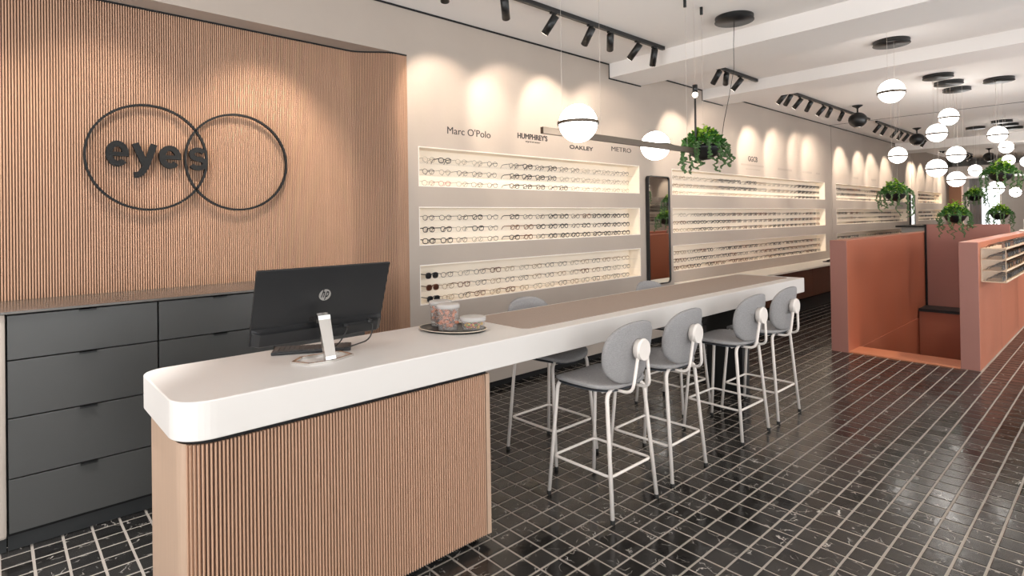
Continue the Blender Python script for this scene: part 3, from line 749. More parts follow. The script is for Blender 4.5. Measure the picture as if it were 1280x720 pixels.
MB().box(1.688-1.07, 1.7115-1.07, 2.043-2.34, 2.051-2.34, .04, CZ0-.020).build('edge_strip', 'woodflat', dk)
sd = [(x-1.07-.0015, y-2.34) for x, y in [(.445, 2.54)]+fpt[:6]]; m = MB()
for a, b in zip(sd, sd[1:]): m.add([(a[0], a[1], .04), (b[0], b[1], .04), (b[0], b[1], CZ0-.020), (a[0], a[1], CZ0-.020)], [(0, 1, 2, 3)])
m.build('side_veneer', 'woodflat', dk)
MB().prism([(x-1.07, y-2.34) for x, y in rrect(.452, 1.70, 2.056, 2.59, (.1, .002, .002, .06), 8)], CZ0-.0205, CZ0-.0005).build('shadow_gap', 'gap', dk)
MB().prism([(x-1.07, y-2.34) for x, y in rrect(.50, 1.64, 2.10, 2.54, .06, 6)], 0, .041).build('plinth', 'plinth', dk)
o = MB().cbox(-.06, .06, -.13, .19, 0, CZ0-.0005, .003).build('leg', 'blackmetal', ct, (4.64-2.9, 0, -CZ0)); o['label'] = 'black panel leg'
MB().box(-.07, .07, -.14, .2, 0, .006).build('foot_plate', 'blackmetal', o)

# bench along the wall
bn = thing('wall_bench', 'long low cream bench with dark wood drawers along the wall', 'bench', (9.0, 3.62, 0))
MB().cbox(-2.75, 2.77, -.225, .238, .655, .682, .002).build('top', 'shelf', bn)
for k in range(5): MB().cbox(-2.7+k*1.085, -2.7+(k+1)*1.085-.006, -.19, -.17, .22, .648, .002).build('drawer', 'wooddark', bn)
MB().box(-2.7, 2.72, -.169, .238, .2, .65).build('body', 'gap', bn); MB().box(-2.7, 2.72, -.10, .23, .0, .2).build('plinth', 'plinth', bn)
o = thing('glasses_tray', 'small black tray of tools lying on the bench end by the wall joint', 'tray', (10.9, 3.58, .683))
MB().cbox(-.32, .32, -.05, .05, 0, .012, .003).build('tray', 'black', o); MB().tube([(-.25, 0, .02), (.1, .01, .03), (.28, -.01, .02)], .012, 6).build('tool', 'black', o)

# ------------------------------------------------------------------ sunglasses display on the right partition
ds = thing('display_shelf', 'four tier cream display shelf fixed to the terracotta partition', 'shelf', (6.96, .988, .838)); DL = 2.75
for k, z in enumerate((0, .102, .208, .312)):
    MB().box(0, DL, -.185, 0, z, z+.006).build('shelf', 'cardboard', ds); MB().box(0, DL, -.187, -.181, z, z+.014).build('lip', 'cardboard', ds)
MB().box(-.003, .0, -.187, 0, 0, .318).build('end_panel', 'acrylic', ds); MB().box(-.004, .001, -.187, -.181, 0, .32).box(-.004, .001, -.006, 0, 0, .32).box(-.004, .001, -.187, 0, -.002, .005).box(-.004, .001, -.187, 0, .315, .32).build('end_frame', 'cardboard', ds); MB().box(0, DL, -.004, 0, 0, .318).build('back_panel', 'cardboard', ds)
for k, z in enumerate((0, .102, .208, .312)):
    for i in range(14):
        a, b, c = SUNS[rg.choice([0, 0, 2, 1])]
        o = link('sunglasses', a, None, (6.96+.10+.185*i, .988-.155, .838+z+.0066), (0, 0, rg.uniform(-.1, .1)))
        tr = ('lowest', 'second lowest', 'third lowest', 'top')[k]
        tag(o, 'dark sunglasses, %s from the near end, %s tier of the partition shelf' % (ORD[i], tr), 'sunglasses', 'sunglasses on the %s tier of the partition shelf' % tr)
        for q in b: link('temple', q, o)
        for q in c: link('lens', q, o)

# ------------------------------------------------------------------ bar stools
def superell(n, hw, hh, ex=2.6):
    out = []
    for i in range(n):
        a = 2*PI*i/n; c, s_ = math.cos(a), math.sin(a)
        out.append((hw*math.copysign(abs(c)**(2/ex), c), hh*math.copysign(abs(s_)**(2/ex), s_)))
    return out
def shell(hw, hh, thick, ex, bend, rings=(0, .35, .65, .85, .95, 1), n=32):
    """cushion: front surface, rounded rim, back surface. bend(u, v) -> offset along the normal"""
    o = superell(n, hw, hh, ex); vs = []; fs = []; seq = []
    for r_ in rings: seq.append((r_, thick/2*(1-max(0, r_-.8)**2*12)))
    full = [(r_, h) for r_, h in seq]+[(1.0, 0)]+[(r_, -h) for r_, h in reversed(seq)]
    for r_, h in full:
        for u, v in o: vs.append((u*r_, v*r_, h+bend(u*r_, v*r_)))
    for k in range(len(full)-1):
        for i in range(n): j = (i+1) % n; fs.append((k*n+i, k*n+j, (k+1)*n+j, (k+1)*n+i))
    return vs, fs
def fil(pts, r, seg=5):
    """polyline with rounded corners"""
    P = [Vector(p) for p in pts]; out = [P[0]]
    for i in range(1, len(P)-1):
        a, b, c = P[i-1], P[i], P[i+1]; d1 = (a-b); d2 = (c-b); rr = min(r, d1.length*.49, d2.length*.49)
        p0 = b+d1.normalized()*rr; p1 = b+d2.normalized()*rr
        for k in range(seg+1): t = k/seg; out.append(p0*(1-t)**2+b*2*t*(1-t)+p1*t*t)
    out.append(P[-1]); return out
def make_stool():
    t = thing('bar_stool', '', 'bar stool')
    # seat
    vs, fs = shell(.215, .205, .030, 3.0, lambda u, v: -.020*(1-(u/.215)**2)*(1-.5*(v/.2)**2)-(.022*max(0, (v-.12)/.08)**2 if v > .12 else 0))
    se = MB().add([(x, y+.005, z+.655) for x, y, z in vs], fs, True).build('seat', 'fabric', t)
    vs, fs = shell(.205, .19, .010, 3.0, lambda u, v: -.020*(1-(u/.215)**2)*(1-.5*(v/.2)**2)-(.022*max(0, (v-.12)/.08)**2 if v > .12 else 0))
    MB().add([(x, y+.005, z+.634) for x, y, z in vs], fs, True).build('seat_shell', 'darkshell', t)
    # backrest pad, curved forward at the sides and leaning back
    def bend(u, v): return 1.15*u*u
    vs, fs = shell(.200, .160, .030, 2.45, bend)
    out = []
    for u, v, h in vs:
        taper = 1+.06*(v/.16) ; out.append((u*taper, -.222+h-(v*.16), .812+v))
    MB().add(out, [tuple(reversed(f)) for f in fs], True).build('backrest', 'fabric', t)
    # bracket: two bent rods rising behind the pad and closing over the round boss
    for s_ in (-1, 1):
        pts = fil([(s_*.075, -.10, .622), (s_*.075, -.262, .622), (s_*.040, -.272, .80)], .05)
        MB().tube(pts, .0085, 8).build('back_bracket', 'frame', t)
    n0 = 22; arc = [(.046*math.cos(PI*i/n0), -.276, .835+.046*math.sin(PI*i/n0)) for i in range(n0+1)]
    b_ = MB().tube([(.040, -.272, .79)]+arc+[(-.040, -.272, .79)], .0085, 8)
    bo = b_.build('boss_loop', 'frame', t)
    m = MB(); n = 24
    for y in (-.288, -.246): m.v += [(.047*math.cos(2*PI*i/n), y, .832+.052*math.sin(2*PI*i/n)) for i in range(n)]
    m.f = [tuple(range(n)), tuple(range(2*n-1, n-1, -1))]+[(i, i+n, (i+1) % n+n, (i+1) % n) for i in range(n)]; m.sm = [False, False]+[True]*n
    m.build('boss', 'frame', t)
    # legs
    for sx in (-1, 1):
        for y0, y1 in ((-.215, -.165), (.215, .165)):
            pts = fil([(sx*.19, y0, .012), (sx*.158, y1, .622), (sx*.07, y1*.93, .630)], .055)
            lg = MB().tube(pts, .0105, 10).build('leg', 'frame', t)
            MB().lathe([(0, 0), (.011, 0), (.0125, .004), (.0125, .022), (0, .022)], 10, sx*.19, y0, 0).build('foot_cap', 'rubber', lg)
    # foot rest
    loop = []
    P = [(-.172, -.192), (.172, -.192), (.172, .192), (-.172, .192)]
    for i in range(4):
        a, b, c = Vector(P[i-1]), Vector(P[i]), Vector(P[(i+1) % 4]); p0 = b+(a-b).normalized()*.03; p1 = b+(c-b).normalized()*.03
        for k in range(5): q = k/4; v = p0*(1-q)**2+b*2*q*(1-q)+p1*q*q; loop.append((v.x, v.y, .215))
    MB().tube(loop, .0075, 8, closed=True).build('foot_rest', 'frame', t)
    fr_ = MB().tube([(-.15, -.13, .620), (.15, -.13, .620)], .007, 8).tube([(-.15, .12, .620), (.15, .12, .620)], .007, 8); fr_.build('seat_rail', 'frame', t)
    return t
st0 = make_stool()
STOOLS = [((2.42, 1.955, 0), .0, 'grey fabric bar stool nearest the camera on the near side of the counter'),
          ((2.96, 1.965, 0), .02, 'second grey fabric bar stool from the left on the near side of the counter'),
          ((3.80, 1.955, 0), -.02, 'third grey fabric bar stool from the left, in front of the black counter leg'),
          ((4.345, 1.955, 0), .0, 'rightmost grey fabric bar stool at the far end of the counter, near side'),
          ((2.665, 2.56, 0), PI, 'bar stool behind the counter with its back showing right of the jars'),
          ((4.0, 2.50, 0), PI-.03, 'bar stool behind the counter with its back showing below the tall mirror')]
for i, (l, rz, lab) in enumerate(STOOLS):
    o = st0 if i == 0 else dup(st0)
    o.location = l; o.rotation_euler = (0, 0, rz); tag(o, lab, 'bar stool', 'bar stools around the counter')

# ------------------------------------------------------------------ monitor, keyboard
mo = thing('monitor', 'black computer monitor seen from behind on a silver stand', 'monitor', (1.05, 2.30, CZ1))
def tilt(mb, a=.345, p=(0, .12, .075)):
    mt = Matrix.Translation(p) @ Matrix.Rotation(a, 4, 'X') @ Matrix.Translation((-p[0], -p[1], -p[2])); return mb.xf(mt)
Wm = .2925
tilt(MB().cbox(-Wm, Wm, .108, .120, .075, .405, .002)).build('panel', 'monitor', mo)
tilt(MB().box(-Wm+.006, Wm-.006, .120, .121, .095, .40)).build('screen', 'lensdark', mo)
m = MB(); pr_ = [(.108, .150), (.092, .142), (.078, .138), (.078, .085), (.086, .077), (.108, .077)]
vs = [(x, a, b) for x in (-Wm+.004, -Wm+.03, Wm-.03, Wm-.004) for a, b in pr_]
for i in (0, 3):
    for k in range(6):
        j = i*6+k; x, a, b = vs[j]; vs[j] = (x, .108-(.108-a)*.35, b)
fs = [tuple(range(6)), tuple(range(23, 17, -1))]
for i in range(3):
    for k in range(6): q = (k+1) % 6; fs.append((i*6+k, (i+1)*6+k, (i+1)*6+q, i*6+q))
tilt(m.add(vs, fs)).build('rear_housing', 'monitor', mo)
tilt(MB().box(.06, .26, .0765, .079, .097, .128)).build('port_recess', 'black', mo)
n = 36; dsc = MB().add([(-.0+.026*math.cos(2*PI*i/n), y, .275+.026*math.sin(2*PI*i/n)) for y in (.1065, .1085) for i in range(n)], [tuple(range(n))]+[(i, i+n, (i+1) % n+n, (i+1) % n) for i in range(n)])
lg = tilt(dsc).build('logo', 'logo', mo)
me = fit_text('logo_letters', 'hp', 'monitor', -.0175, .0175, .252, .304, .106, .02, .0006, lg, shear=.35)
mt = Matrix.Translation((0, .12, .075)) @ Matrix.Rotation(.345, 4, 'X') @ Matrix.Translation((0, -.12, -.075))
for v in me.data.vertices: v.co = mt @ v.co
# stand: neck and an open six-sided foot
nk = MB(); sec = lambda y, z, w_, d: [(-.03-w_, y-d, z), (-.03+w_, y-d, z), (-.03+w_, y+d, z), (-.03-w_, y+d, z)]
a = sec(-.068, .0, .022, .012); b = sec(-.064, .022, .022, .010); c_ = sec(-.012, .165, .026, .008); d = sec(.0, .188, .026, .008); e = sec(.065, .170, .026, .008)
vs = [(x, y, z) for s_ in (a, b, c_) for x, y, z in s_]+[(-.056, -.016, .182), (-.004, -.016, .182), (-.004, .004, .190), (-.056, .004, .190)]
fs = [(3, 2, 1, 0), (12, 13, 14, 15)]
for i in range(3):
    for k in range(4): q = (k+1) % 4; fs.append((i*4+k, i*4+q, i*4+4+q, i*4+4+k))
nk.add(vs, fs); nk.box(-.056, -.004, .0, .085, .150, .168); nk.build('stand_neck', 'chrome', mo)
hexp = [(-.155, .00, .006), (-.120, -.075, .006), (-.03, -.088, .006), (.075, -.048, .006), (.06, .045, .006), (-.10, .055, .006)]
ft = MB()
for i in range(6):
    a, b = Vector(hexp[i]), Vector(hexp[(i+1) % 6]); dd = (b-a).normalized(); nn = Vector((-dd.y, dd.x, 0))*.007
    a = a-dd*.004; b = b+dd*.004
    ft.add([(a-nn)-Vector((0, 0, .006)), (b-nn)-Vector((0, 0, .006)), (b+nn)-Vector((0, 0, .006)), (a+nn)-Vector((0, 0, .006)), (a-nn)+Vector((0, 0, .003)), (b-nn)+Vector((0, 0, .003)), (b+nn)+Vector((0, 0, .003)), (a+nn)+Vector((0, 0, .003))],
           [(0,3,2,1),(4,5,6,7),(0,1,5,4),(1,2,6,5),(2,3,7,6),(3,0,4,7)])
ft.build('stand_foot', 'chrome', mo)
MB().tube(fil([(.215, .062, .118), (.215, .02, .105), (.20, .02, .04), (.06, .06, .006), (.0, .12, .005)], .05), .0032, 6).build('cable', 'wire', mo)
MB().tube(fil([(.10, .066, .112), (.10, .035, .10), (.06, .05, .03), (.02, .10, .005), (-.02, .16, .005)], .05), .0028, 6).build('cable', 'wire', mo)
MB().tube([(.215, .070, .122), (.215, .045, .114)], .010, 8).tube([(.10, .072, .116), (.10, .048, .108)], .009, 8).build('plug', 'black', mo)
kb = thing('keyboard', 'black computer keyboard lying behind the monitor stand', 'keyboard', (1.05, 2.475, CZ1), math.radians(-28))
MB().cbox(-.165, .165, -.06, .06, 0, .014, .004).build('case', 'monitor', kb)
ky = MB()
for r_ in range(5):
    for k in range(15): ky.box(-.155+k*.0207, -.155+k*.0207+.017, -.052+r_*.0205, -.052+r_*.0205+.017, .0135, .017)
tag(ky.build('keys', 'keycap', kb), None, None, None, 'stuff')

# ------------------------------------------------------------------ tray with jars
tr = thing('serving_tray', 'black oval tray with a pale rim under the snack jars', 'tray', (1.765, 2.40, CZ1), math.radians(112))
def ell(rx, ry, z, n=36): return [(rx*math.cos(2*PI*i/n), ry*math.sin(2*PI*i/n), z) for i in range(n)]
def rings_mb(rs, capb=True, capt=True):
    n = len(rs[0]); vs = [v for r_ in rs for v in r_]; fs = []
    for k in range(len(rs)-1):
        for i in range(n): j = (i+1) % n; fs.append((k*n+i, k*n+j, (k+1)*n+j, (k+1)*n+i))
    m = MB().add(vs, fs, True); b0 = 0
    if capb: m.f.append(tuple(range(n-1, -1, -1))); m.sm.append(False)
    if capt: m.f.append(tuple((len(rs)-1)*n+i for i in range(n))); m.sm.append(False)
    return m
rings_mb([ell(.175, .120, 0), ell(.187, .132, .012), ell(.184, .129, .012), ell(.176, .121, .006)]).build('tray', 'traytop', tr)
MB().tube(ell(.187, .132, .0125), .0022, 6, closed=True).build('rim', 'trayrim', tr)
def jar(name, loc, r, h, label, cat, fill, mats, fh):
    t = thing(name, label, cat, loc)
    MB().lathe([(0, .002), (r*.86, .002), (r*.90, .006), (r*.97, h*.92), (r, h*.93), (r, h), (r*.97, h), (r*.955, h*.93), (r*.87, .010), (0, .010)], 32).build('glass', 'jar', t)
    MB().lathe([(0, h-.010), (r*.90, h-.010), (r*.93, h-.002), (r*1.03, h+.002), (r*1.05, h-.012), (r*1.08, h-.012), (r*1.07, h+.006), (r*.9, h+.009), (0, h+.006)], 32).build('lid', 'lid', t)
    mbs = [MB() for _ in mats]; rr = random.Random(int(r*1000))
    for k in range(fill):
        a = rr.uniform(0, 2*PI); d = r*.72*math.sqrt(rr.random()); z = .018+fh*rr.random(); s_ = rr.uniform(.009, .015)
        bm = bmesh.new(); bmesh.ops.create_icosphere(bm, subdivisions=1, radius=s_)
        mt = Matrix.Translation((d*math.cos(a), d*math.sin(a), z)) @ Matrix.Rotation(rr.uniform(0, 3), 4, (rr.random(), rr.random(), .3)) @ Matrix.Diagonal((1.3, .7, .6, 1))
        bm.transform(mt); mbs[k % len(mats)].bm(bm, True)
    for b, q in zip(mbs, mats): tag(b.build('snacks', q, t), None, None, None, 'stuff')
    return t
jar('snack_jar', (1.72, 2.375, CZ1+.0065), .056, .128, 'clear plastic jar of brown and orange snacks at the front of the tray', 'jar', 90, ('snack', 'snackdark', 'snack'), .085)
jar('snack_jar', (1.765, 2.505, CZ1+.0065), .056, .128, 'clear plastic jar of snacks standing behind the other jar', 'jar', 90, ('snack', 'snackdark'), .085)
jar('snack_bowl', (1.815, 2.29, CZ1+.0065), .062, .062, 'low clear tub of colourful sweets on the right of the tray', 'bowl', 46, ('sweetred', 'sweetgreen', 'snack', 'sweetyellow'), .022)

# ------------------------------------------------------------------ track lights
def spot_lamp(x, y, aim, label, grp, power, blend=.55, angle=66, track_z=ZC-.035, col=WARM, lit=True):
    """black cylinder on a short stem; aim = direction of the beam"""
    t = thing('track_spotlight', label, 'spotlight', (x, y, track_z), 0, grp)
    d = Vector(aim).normalized(); piv = Vector((0, 0, -.055)); L_ = .165; R_ = .031
    MB().tube([(0, 0, 0), (0, 0, -.075)], .006, 6).box(-.03, .03, -.014, .014, -.012, .004).build('stem', 'blackmetal', t)
    a = piv-d*.035; b = piv+d*(L_-.035)
    MB().tube([a, b], R_, 20).build('housing', 'blackmetal', t)
    q = d.to_track_quat('Z', 'Y').to_matrix().to_4x4()
    m = MB().lathe([(0, 0), (R_*.86, 0), (R_*.86, .001)], 18); m.xf(Matrix.Translation(b+d*.0008) @ q)
    m.build('lens', 'lens', t)
    l = bpy.data.lights.new('spot_beam', 'SPOT'); l.energy = power; l.spot_size = math.radians(angle); l.spot_blend = blend; l.color = col; l.shadow_soft_size = .03
    o = bpy.data.objects.new('spot_beam', l); C.objects.link(o); o.parent = t; o.location = b+d*.012
    o.rotation_euler = (-d).to_track_quat('Z', 'Y').to_euler()
    return t
def track(x0, x1, y, label):
    o = MB().cbox(-(x1-x0)/2, (x1-x0)/2, -.017, .017, -.035, 0, .003).build('light_track', 'blackmetal', None, ((x0+x1)/2, y, ZC)); tag(o, label, 'light track', 'ceiling light tracks')
TY = 3.12
TW = (.12, .62, -.62)        # tilted towards the wall
DN = (.0, .08, -1)           # pointing down
track(-1.5, 4.93, TY, 'black ceiling track nearest the camera above the counter')
track(5.93, 7.0, TY, 'short black ceiling track between the two beams')
track(7.75, 11.45, TY, 'long black ceiling track beyond the second beam')
track(11.85, 15.9, TY, 'far black ceiling track before the last beam')
track(17.2, 21.0, TY, 'farthest ceiling track beyond the last beam')
G = ['spotlights on the near track', 'spotlights on the short track', 'spotlights on the long track', 'spotlights on the far track', 'spotlights on the farthest track']
def AX(dx): return (dx, .74, -.78)          # towards the wall, dx metres further along it
near = [(2.27, AX(.55), 1, 'black spotlight with a bright lens cut by the top edge, leftmost on the near track'), (2.815, AX(.8), 1, 'second black spotlight on the near track, upright in view'), (3.34, (-.12, .62, -.70), .3, 'third black spotlight on the near track, leaning left'), (3.80, (.25, .80, -.70), .9, 'fourth black spotlight on the near track, leaning left'), (4.075, AX(.9), .9, 'fifth black spotlight on the near track, upright in view'), (4.49, (-.05, .70, -.70), .3, 'sixth black spotlight on the near track, leaning left'), (4.765, (.5, .55, -1), .4, 'last black spotlight at the end of the near track')]
for x, d, p_, lab in near: spot_lamp(x, TY, d, lab, G[0], SPOT_W*1.35*p_)
for x, p_, lab in ((-.9, .5, 'farthest left'), (-.25, .8, 'second from the left'), (.45, 1.2, 'third from the left'), (1.35, 2.4, 'nearest the end of the flutes')):
    spot_lamp(x, TY, (0, .66, -.95), 'black spotlight above the fluted alcove, out of the picture, '+lab, 'spotlights above the fluted alcove', SPOT_W*p_, angle=66, blend=.8)
spot_lamp(.05, 2.9, (-.05, 0, -1), 'added unseen spotlight brightening the floor before the drawers', 'spotlights above the fluted alcove', SPOT_W*8, angle=46, blend=.8, col=DAY)  # lamp added to lift the dark floor, daylight coloured
for x, d, p_, lab in ((6.03, AX(.3), 1, 'left spotlight of the three on the short track'), (6.215, AX(1.2), 1, 'middle spotlight of the three on the short track'), (6.55, (-.1, .62, -.7), .3, 'right spotlight of the three on the short track')): spot_lamp(x, TY, d, 'black '+lab, G[1], SPOT_W*1.3*p_)
for i, (x, dx) in enumerate(((7.82, None), (8.0, .45), (8.35, None), (8.715, .65), (9.23, None), (9.52, .8), (10.05, .9), (10.8, None))):
    spot_lamp(x, TY, AX(dx) if dx else (-.05, .62, -.7), 'black spotlight, %s from the left on the long track' % ORD[i], G[2], SPOT_W*(1.7 if dx else .3))
for i, x in enumerate((12.0, 12.4, 13.1, 13.5, 13.95, 14.6, 15.0, 15.4)):
    spot_lamp(x, TY, AX(.3) if i % 2 == 0 else (0, .5, -.8), 'black spotlight, %s from the left on the far track' % ORD[i], G[3], SPOT_W*(1.8 if i % 2 == 0 else .4))
for i, x in enumerate((17.3, 17.6, 18.4, 19.4, 20.3, 20.8)): spot_lamp(x, TY, TW, 'tiny distant spotlight, %s on the farthest track' % ORD[i], G[4], SPOT_W*1.7)
track(6.3, 10.6, .28, 'ceiling track over the sunglasses partition, just out of the picture')
for i, x in enumerate((6.7, 7.9, 9.1, 10.3)): spot_lamp(x, .28, (0, .30, -1), 'spotlight over the sunglasses partition, out of the picture, %s along its track' % ORD[i], 'spotlights over the sunglasses partition', SPOT_W*2.2, angle=60)
track(13.2, 19.8, -2.0, 'added unseen ceiling track for brightening the opposite display wall')  # unseen lamps added to brighten the wall shown in the mirror
for i in range(5): spot_lamp(13.8+i*1.35, -2.0, (0, -.62, -.75), 'added unseen spotlight brightening the opposite display wall, %s along its track' % ORD[i], 'added spotlights facing the opposite wall', SPOT_W*1.5)
# unseen tracks added over the middle of the shop for fill light
for x0, x1, y in ((-1.8, 4.6, -.6), (7.9, 15.6, -.9)):
    track(x0, x1, y, 'added unseen ceiling track over the %s open floor' % ('near' if x0 < 0 else 'far'))
    for k in range(6): spot_lamp(x0+.5+k*(x1-x0-1)/5, y, (0, .35 if k % 2 else -.35, -1), 'added unseen fill spotlight over the %s open floor, %s along its track' % ('near' if x0 < 0 else 'far', ORD[k]), 'added spotlights over the open floor', SPOT_W*1.6)
for i, (x, y, z, lab) in enumerate(((9.95, 2.87, 3.02, 'black ball loudspeaker hanging by the end of the long track'), (13.55, 2.87, 3.02, 'smaller black ball loudspeaker by the far track'), (19.5, 2.55, 3.02, 'tiny black ball loudspeaker near the end wall'))):
    t = thing('ball_speaker', lab, 'loudspeaker', (x, y, ZC), 0, 'ball loudspeakers')
    MB().lathe([(0, 0), (.075, 0), (.07, -.012), (.03, -.035), (.012, -.05), (.012, -.11), (0, -.11)], 20).build('mount', 'blackmetal', t)
    bm = bmesh.new(); bmesh.ops.create_uvsphere(bm, u_segments=24, v_segments=16, radius=.13); MB().bm(bm, True).xf(Matrix.Translation((0, 0, -.225)) @ Matrix.Diagonal((1, 1, .9, 1))).build('ball', 'blackmetal', t)
    MB().lathe([(.0, 0), (.05, 0), (.055, .01), (.0, .01)], 20, 0, 0, -.345).build('grille', 'chrome', t)

# ------------------------------------------------------------------ globe pendants
def globe(loc, label, grp='opal globe pendants', r=.11, cable=True, ring=True):
    t = thing('globe_pendant', label, 'pendant lamp', loc, 0, grp)
    bm = bmesh.new(); bmesh.ops.create_uvsphere(bm, u_segments=28, v_segments=18, radius=r); MB().bm(bm, True).build('globe', 'globe', t)
    MB().lathe([(r*.99, -.011), (r*1.07, -.011), (r*1.07, .011), (r*.99, .011), (r*.99, -.011)], 36, 0, 0, -.014).build('ring', 'bronze', t)
    if cable:
        for s_ in (-1, 1): MB().tube([(s_*r*1.05, 0, -.012), (s_*r*1.05, 0, ZC-loc[2])], .0012, 4).build('cable', 'cable', t)
    return t
GL = [((6.30, 1.53, 2.66), 'globe pendant hanging alone, largest of the right-hand group, by the second beam'),
      ((9.19, 2.17, 2.30), 'leftmost globe pendant of the right-hand cluster, over the left partition'),
      ((9.25, 1.61, 2.756), 'highest globe pendant of the middle cluster'),
      ((8.72, 1.64, 2.50), 'globe pendant just left below the highest one'),
      ((9.79, 1.63, 2.30), 'globe pendant right of centre in the middle cluster'),
      ((8.72, 1.65, 2.06), 'globe pendant low in the middle cluster, left one'),
      ((10.3, 1.72, 1.984), 'lowest globe pendant of the middle cluster, in front of the grey curtain'),
      ((14.25, 2.08, 2.324), 'globe pendant half hidden behind the lowest of the middle cluster'),
      ((10.21, 1.24, 2.567), 'large globe pendant on the right, above the big hanging plant'),
      ((13.72, 1.55, 2.686), 'smaller globe pendant just below the large right one'),
      ((15.88, 1.76, 2.596), 'small distant globe pendant above the big hanging plant'),
      ((16.15, 1.50, 2.557), 'small distant globe pendant cut by the right edge'),
      ((11.99, 1.49, 1.889), 'globe pendant glowing behind the big hanging plant'),
      ((17.3, 1.81, 1.95), 'tiny distant globe pendant right of the one behind the plant'),]
for l, lab in GL: globe(l, lab)
def canopy(x, y, label, r=.155):
    o = MB().lathe([(0, 0), (r, 0), (r, -.012), (r*.97, -.034), (r*1.02, -.036), (r*1.02, -.040), (0, -.040)], 36).build('ceiling_canopy', 'blackmetal', None, (x, y, ZC)); tag(o, label, 'ceiling rose', 'round black ceiling roses'); return o
for x, y, lab in ((4.66, 2.26, 'round black ceiling rose above the near hanging plant'), (6.50, 1.57, 'round black ceiling rose above the lone globe pendant'), (8.57, 1.59, 'first round black ceiling rose of the three in a row'), (9.11, 1.58, 'middle round black ceiling rose of the three in a row'), (9.68, 1.59, 'last round black ceiling rose of the three in a row'), (9.41, 1.12, 'round black ceiling rose on the far right, above the big plant'), (14.38, 2.08, 'distant ceiling rose, left of the far group'), (13.78, 1.61, 'distant ceiling rose, top of the far three'), (14.39, 1.59, 'distant ceiling rose, middle of the far three'), (15.03, 1.59, 'distant ceiling rose, lowest of the far three')):
    canopy(x, y, lab)
# linear bar lamp above the counter
bl = thing('bar_pendant', 'long bronze bar lamp above the counter carrying two globes', 'pendant lamp', (3.5, 2.33, 2.02))
MB().cbox(-1.12, 1.13, -.012, .012, -.02, .02, .002).build('bar', 'bronze', bl)
for x, y in ((2.53, 2.18), (3.81, 2.50)):
    bm = bmesh.new(); bmesh.ops.create_uvsphere(bm, u_segments=36, v_segments=24, radius=.112); g_ = MB().bm(bm, True).build('globe', 'globe', bl, (x-3.5, y-2.33, .035))
    MB().lathe([(.112, -.007), (.121, -.007), (.121, .009), (.112, .009)], 40).build('ring', 'bronze', g_)
    MB().tube([(0, math.copysign(.118, 2.33-y), 0), (0, 2.33-y, -.018)], .006, 6).build('arm', 'bronze', g_)
for x, y in ((2.558, 2.33), (2.927, 2.33), (3.99, 2.33), (4.24, 2.33)):
    MB().tube([(x-3.5, y-2.33, .02), (x-3.5, y-2.33, ZC-2.02)], .0013, 4).build('cable', 'cable', bl)
    MB().lathe([(0, 0), (.012, 0), (.012, -.06), (0, -.06)], 12, x-3.5, y-2.33, ZC-2.02).build('cable_grip', 'blackmetal', bl)
pl = thing('plant_lamp', 'small bright bulb on a thin dark rod above the near hanging plant', 'lamp', (4.12, 2.33, 2.04))
MB().tube([(0, 0, 0), (0, 0, .40)], .008, 8).build('rod', 'wire', pl)
bm = bmesh.new(); bmesh.ops.create_uvsphere(bm, u_segments=14, v_segments=10, radius=.022); MB().bm(bm, True).build('bulb', 'lens', pl, (0, 0, .425))
MB().lathe([(0, 0), (.02, 0), (.02, .06), (0, .06)], 12, 0, 0, .444).build('holder', 'blackmetal', pl)
MB().tube([(0, 0, .50), (0, 0, ZC-2.04)], .0013, 4).build('cable', 'cable', pl)
o = MB().tube([(4.66, 2.26, ZC-.04), (4.64, 2.26, 2.95), (4.66, 2.27, 2.75), (4.60, 2.29, 2.5), (4.55, 2.31, 2.3), (4.50, 2.33, 2.03)], .0025, 5)
o.v = [(a-4.66, b-2.26, c-ZC) for a, b, c in o.v]; tag(o.build('power_cable', 'wire', None, (4.66, 2.26, ZC)), 'thin wavy black cable from the ceiling rose to the bar lamp', 'cable')

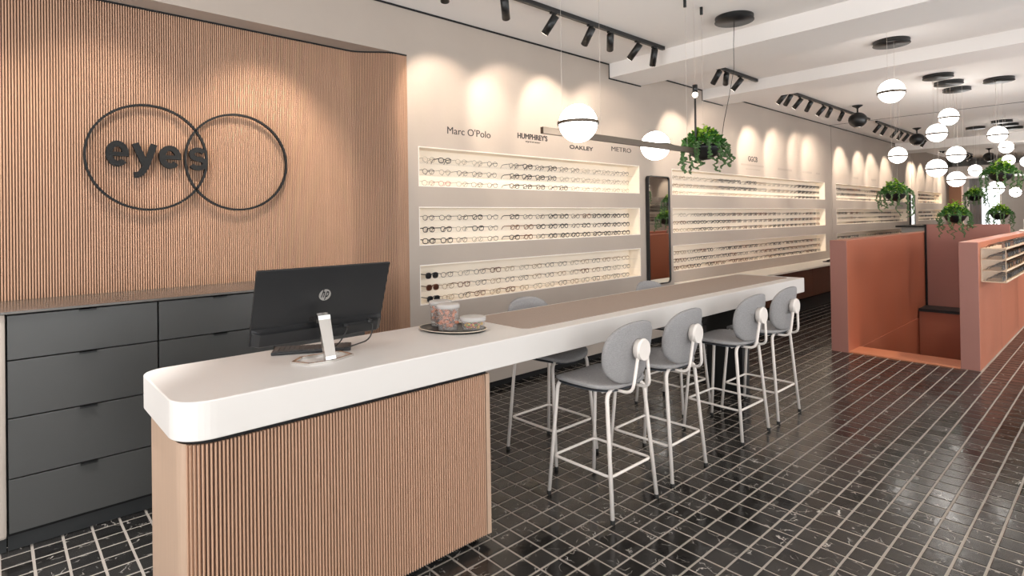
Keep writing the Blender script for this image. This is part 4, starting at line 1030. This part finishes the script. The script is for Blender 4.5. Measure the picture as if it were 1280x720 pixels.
# ------------------------------------------------------------------ hanging plants
def leaf_shape(L_, W_, fold=.15):
    return [(0, 0, 0), (W_*.5, L_*.35, -fold*W_), (W_*.42, L_*.7, -fold*W_), (0, L_, 0), (-W_*.42, L_*.7, -fold*W_), (-W_*.5, L_*.35, -fold*W_), (0, L_*.5, fold*W_)], [(0, 1, 6), (1, 2, 6), (2, 3, 6), (3, 4, 6), (4, 5, 6), (5, 0, 6)]
def make_plant(seed, label, loc, strands=12, long=.30, cables=True):
    rr = random.Random(seed); t = thing('hanging_plant', label, 'plant', loc, 0, 'hanging plants')
    MB().lathe([(0, -.095), (.05, -.09), (.10, -.055), (.125, -.005), (.130, .02), (.122, .02), (.115, 0), (0, 0)], 28).build('bowl', 'blackmetal', t)
    def mound(n, smin, smax, rad, zt):
        m = MB()
        for k in range(n):
            a = rr.uniform(0, 2*PI); d = rad*math.sqrt(rr.random()); z = .02+zt*(1-(d/rad)**2)*rr.uniform(.55, 1.1)-.03*max(0, d/rad-.8)
            s_ = rr.uniform(smin, smax); vs, fs = leaf_shape(s_, s_*.75)
            R_ = Matrix.Translation((d*math.cos(a), d*math.sin(a), z)) @ Matrix.Rotation(a-PI/2+rr.uniform(-1, 1), 4, 'Z') @ Matrix.Rotation(rr.uniform(-.7, .8), 4, 'X') @ Matrix.Rotation(rr.uniform(-.6, .6), 4, 'Y')
            m.add([R_ @ Vector(v) for v in vs], fs)
        return m
    tag(mound(330, .03, .055, .155, .13).build('foliage', 'leaf', t), None, None, None, 'stuff')
    tag(mound(130, .03, .055, .125, .175).build('bright_foliage', 'leafbright', t), 'bright yellow-green leaves', None, None, 'stuff')
    for k in range(strands):
        a = 2*PI*k/strands+rr.uniform(-.2, .2); Ln = long*rr.uniform(.45, 1.1); r0 = .115; r1 = r0+rr.uniform(.03, .085)
        P = [Vector((r0*math.cos(a), r0*math.sin(a), .02)), Vector((r1*math.cos(a), r1*math.sin(a), .035)), Vector(((r1+.015)*math.cos(a), (r1+.015)*math.sin(a), -.02))]
        nseg = 8
        for i in range(1, nseg+1): P.append(P[2]+Vector((rr.uniform(-.006, .006)*i, rr.uniform(-.006, .006)*i, -Ln*i/nseg)))
        m = MB().tube(P, .002, 4)
        for i in range(len(P)-1):
            for q in range(5):
                c_ = P[i].lerp(P[i+1], q/5)
                for w_ in range(3):
                    s_ = rr.uniform(.010, .018)*(1 if i > 1 else 1.4); vs, fs = leaf_shape(s_, s_*.8, .3)
                    R_ = Matrix.Translation(c_) @ Matrix.Rotation(rr.uniform(0, 2*PI), 4, 'Z') @ Matrix.Rotation(rr.uniform(-1.1, .3), 4, 'X')
                    m.add([R_ @ Vector(v) for v in vs], fs)
        m.build('trailing_stem', 'trail', t)
    if cables:
        for k in range(2): MB().tube([(.12*(-1)**k, 0, .02), (.12*(-1)**k, 0, ZC-loc[2])], .0012, 4).build('cable', 'cable', t)
    return t
p0 = make_plant(5, 'large trailing plant hanging from the bar lamp above the counter', (4.25, 2.33, 2.05), 16, .17, False)
MB().tube([(0, .0, -.02), (0, 0, 0)], .01, 6).build('clamp', 'bronze', p0)
p1 = make_plant(8, 'trailing plant hanging left over the left terracotta partition', (8.9, 2.14, 1.76), 14, .27)
for loc, rz, lab in (((9.5, 1.605, 1.455), 1.1, 'trailing plant hanging low over the middle of the stairwell'), ((14.6, 2.15, 1.82), 2.3, 'small distant trailing plant in front of the end window'), ((9.4, 1.12, 1.974), 3.0, 'big trailing plant hanging high on the right'), ((12.8, 1.55, 1.46), 4.2, 'trailing plant hanging low on the right behind the sunglasses partition')):
    o = dup(p1, loc, rz); o['label'] = lab
    for ch in o.children:
        if ch.name.startswith('cable'): ch.scale = (1, 1, (ZC-loc[2]-.02)/(ZC-1.76-.02)); ch.location = (0, 0, .02*(1-ch.scale[2]))

# small things at the far end
t = thing('display_table', 'dark topped display table far behind the left partition', 'table', (14.6, 3.0, 0))
MB().cbox(-.9, .9, -.3, .3, 1.22, 1.25, .004).build('top', 'black', t); MB().box(-.8, .8, -.22, .22, 0, 1.22).build('base', 'greywall', t)
t = thing('device', 'small white optician device standing on the right partition', 'device', (11.0, 1.06, ZT+.001))
MB().cbox(-.1, .1, -.05, .05, 0, .025, .004).build('foot', 'trimwhite', t); MB().tube([(0, 0, .02), (.05, 0, .10), (.02, .0, .17)], .013, 8).build('arm', 'trimwhite', t)
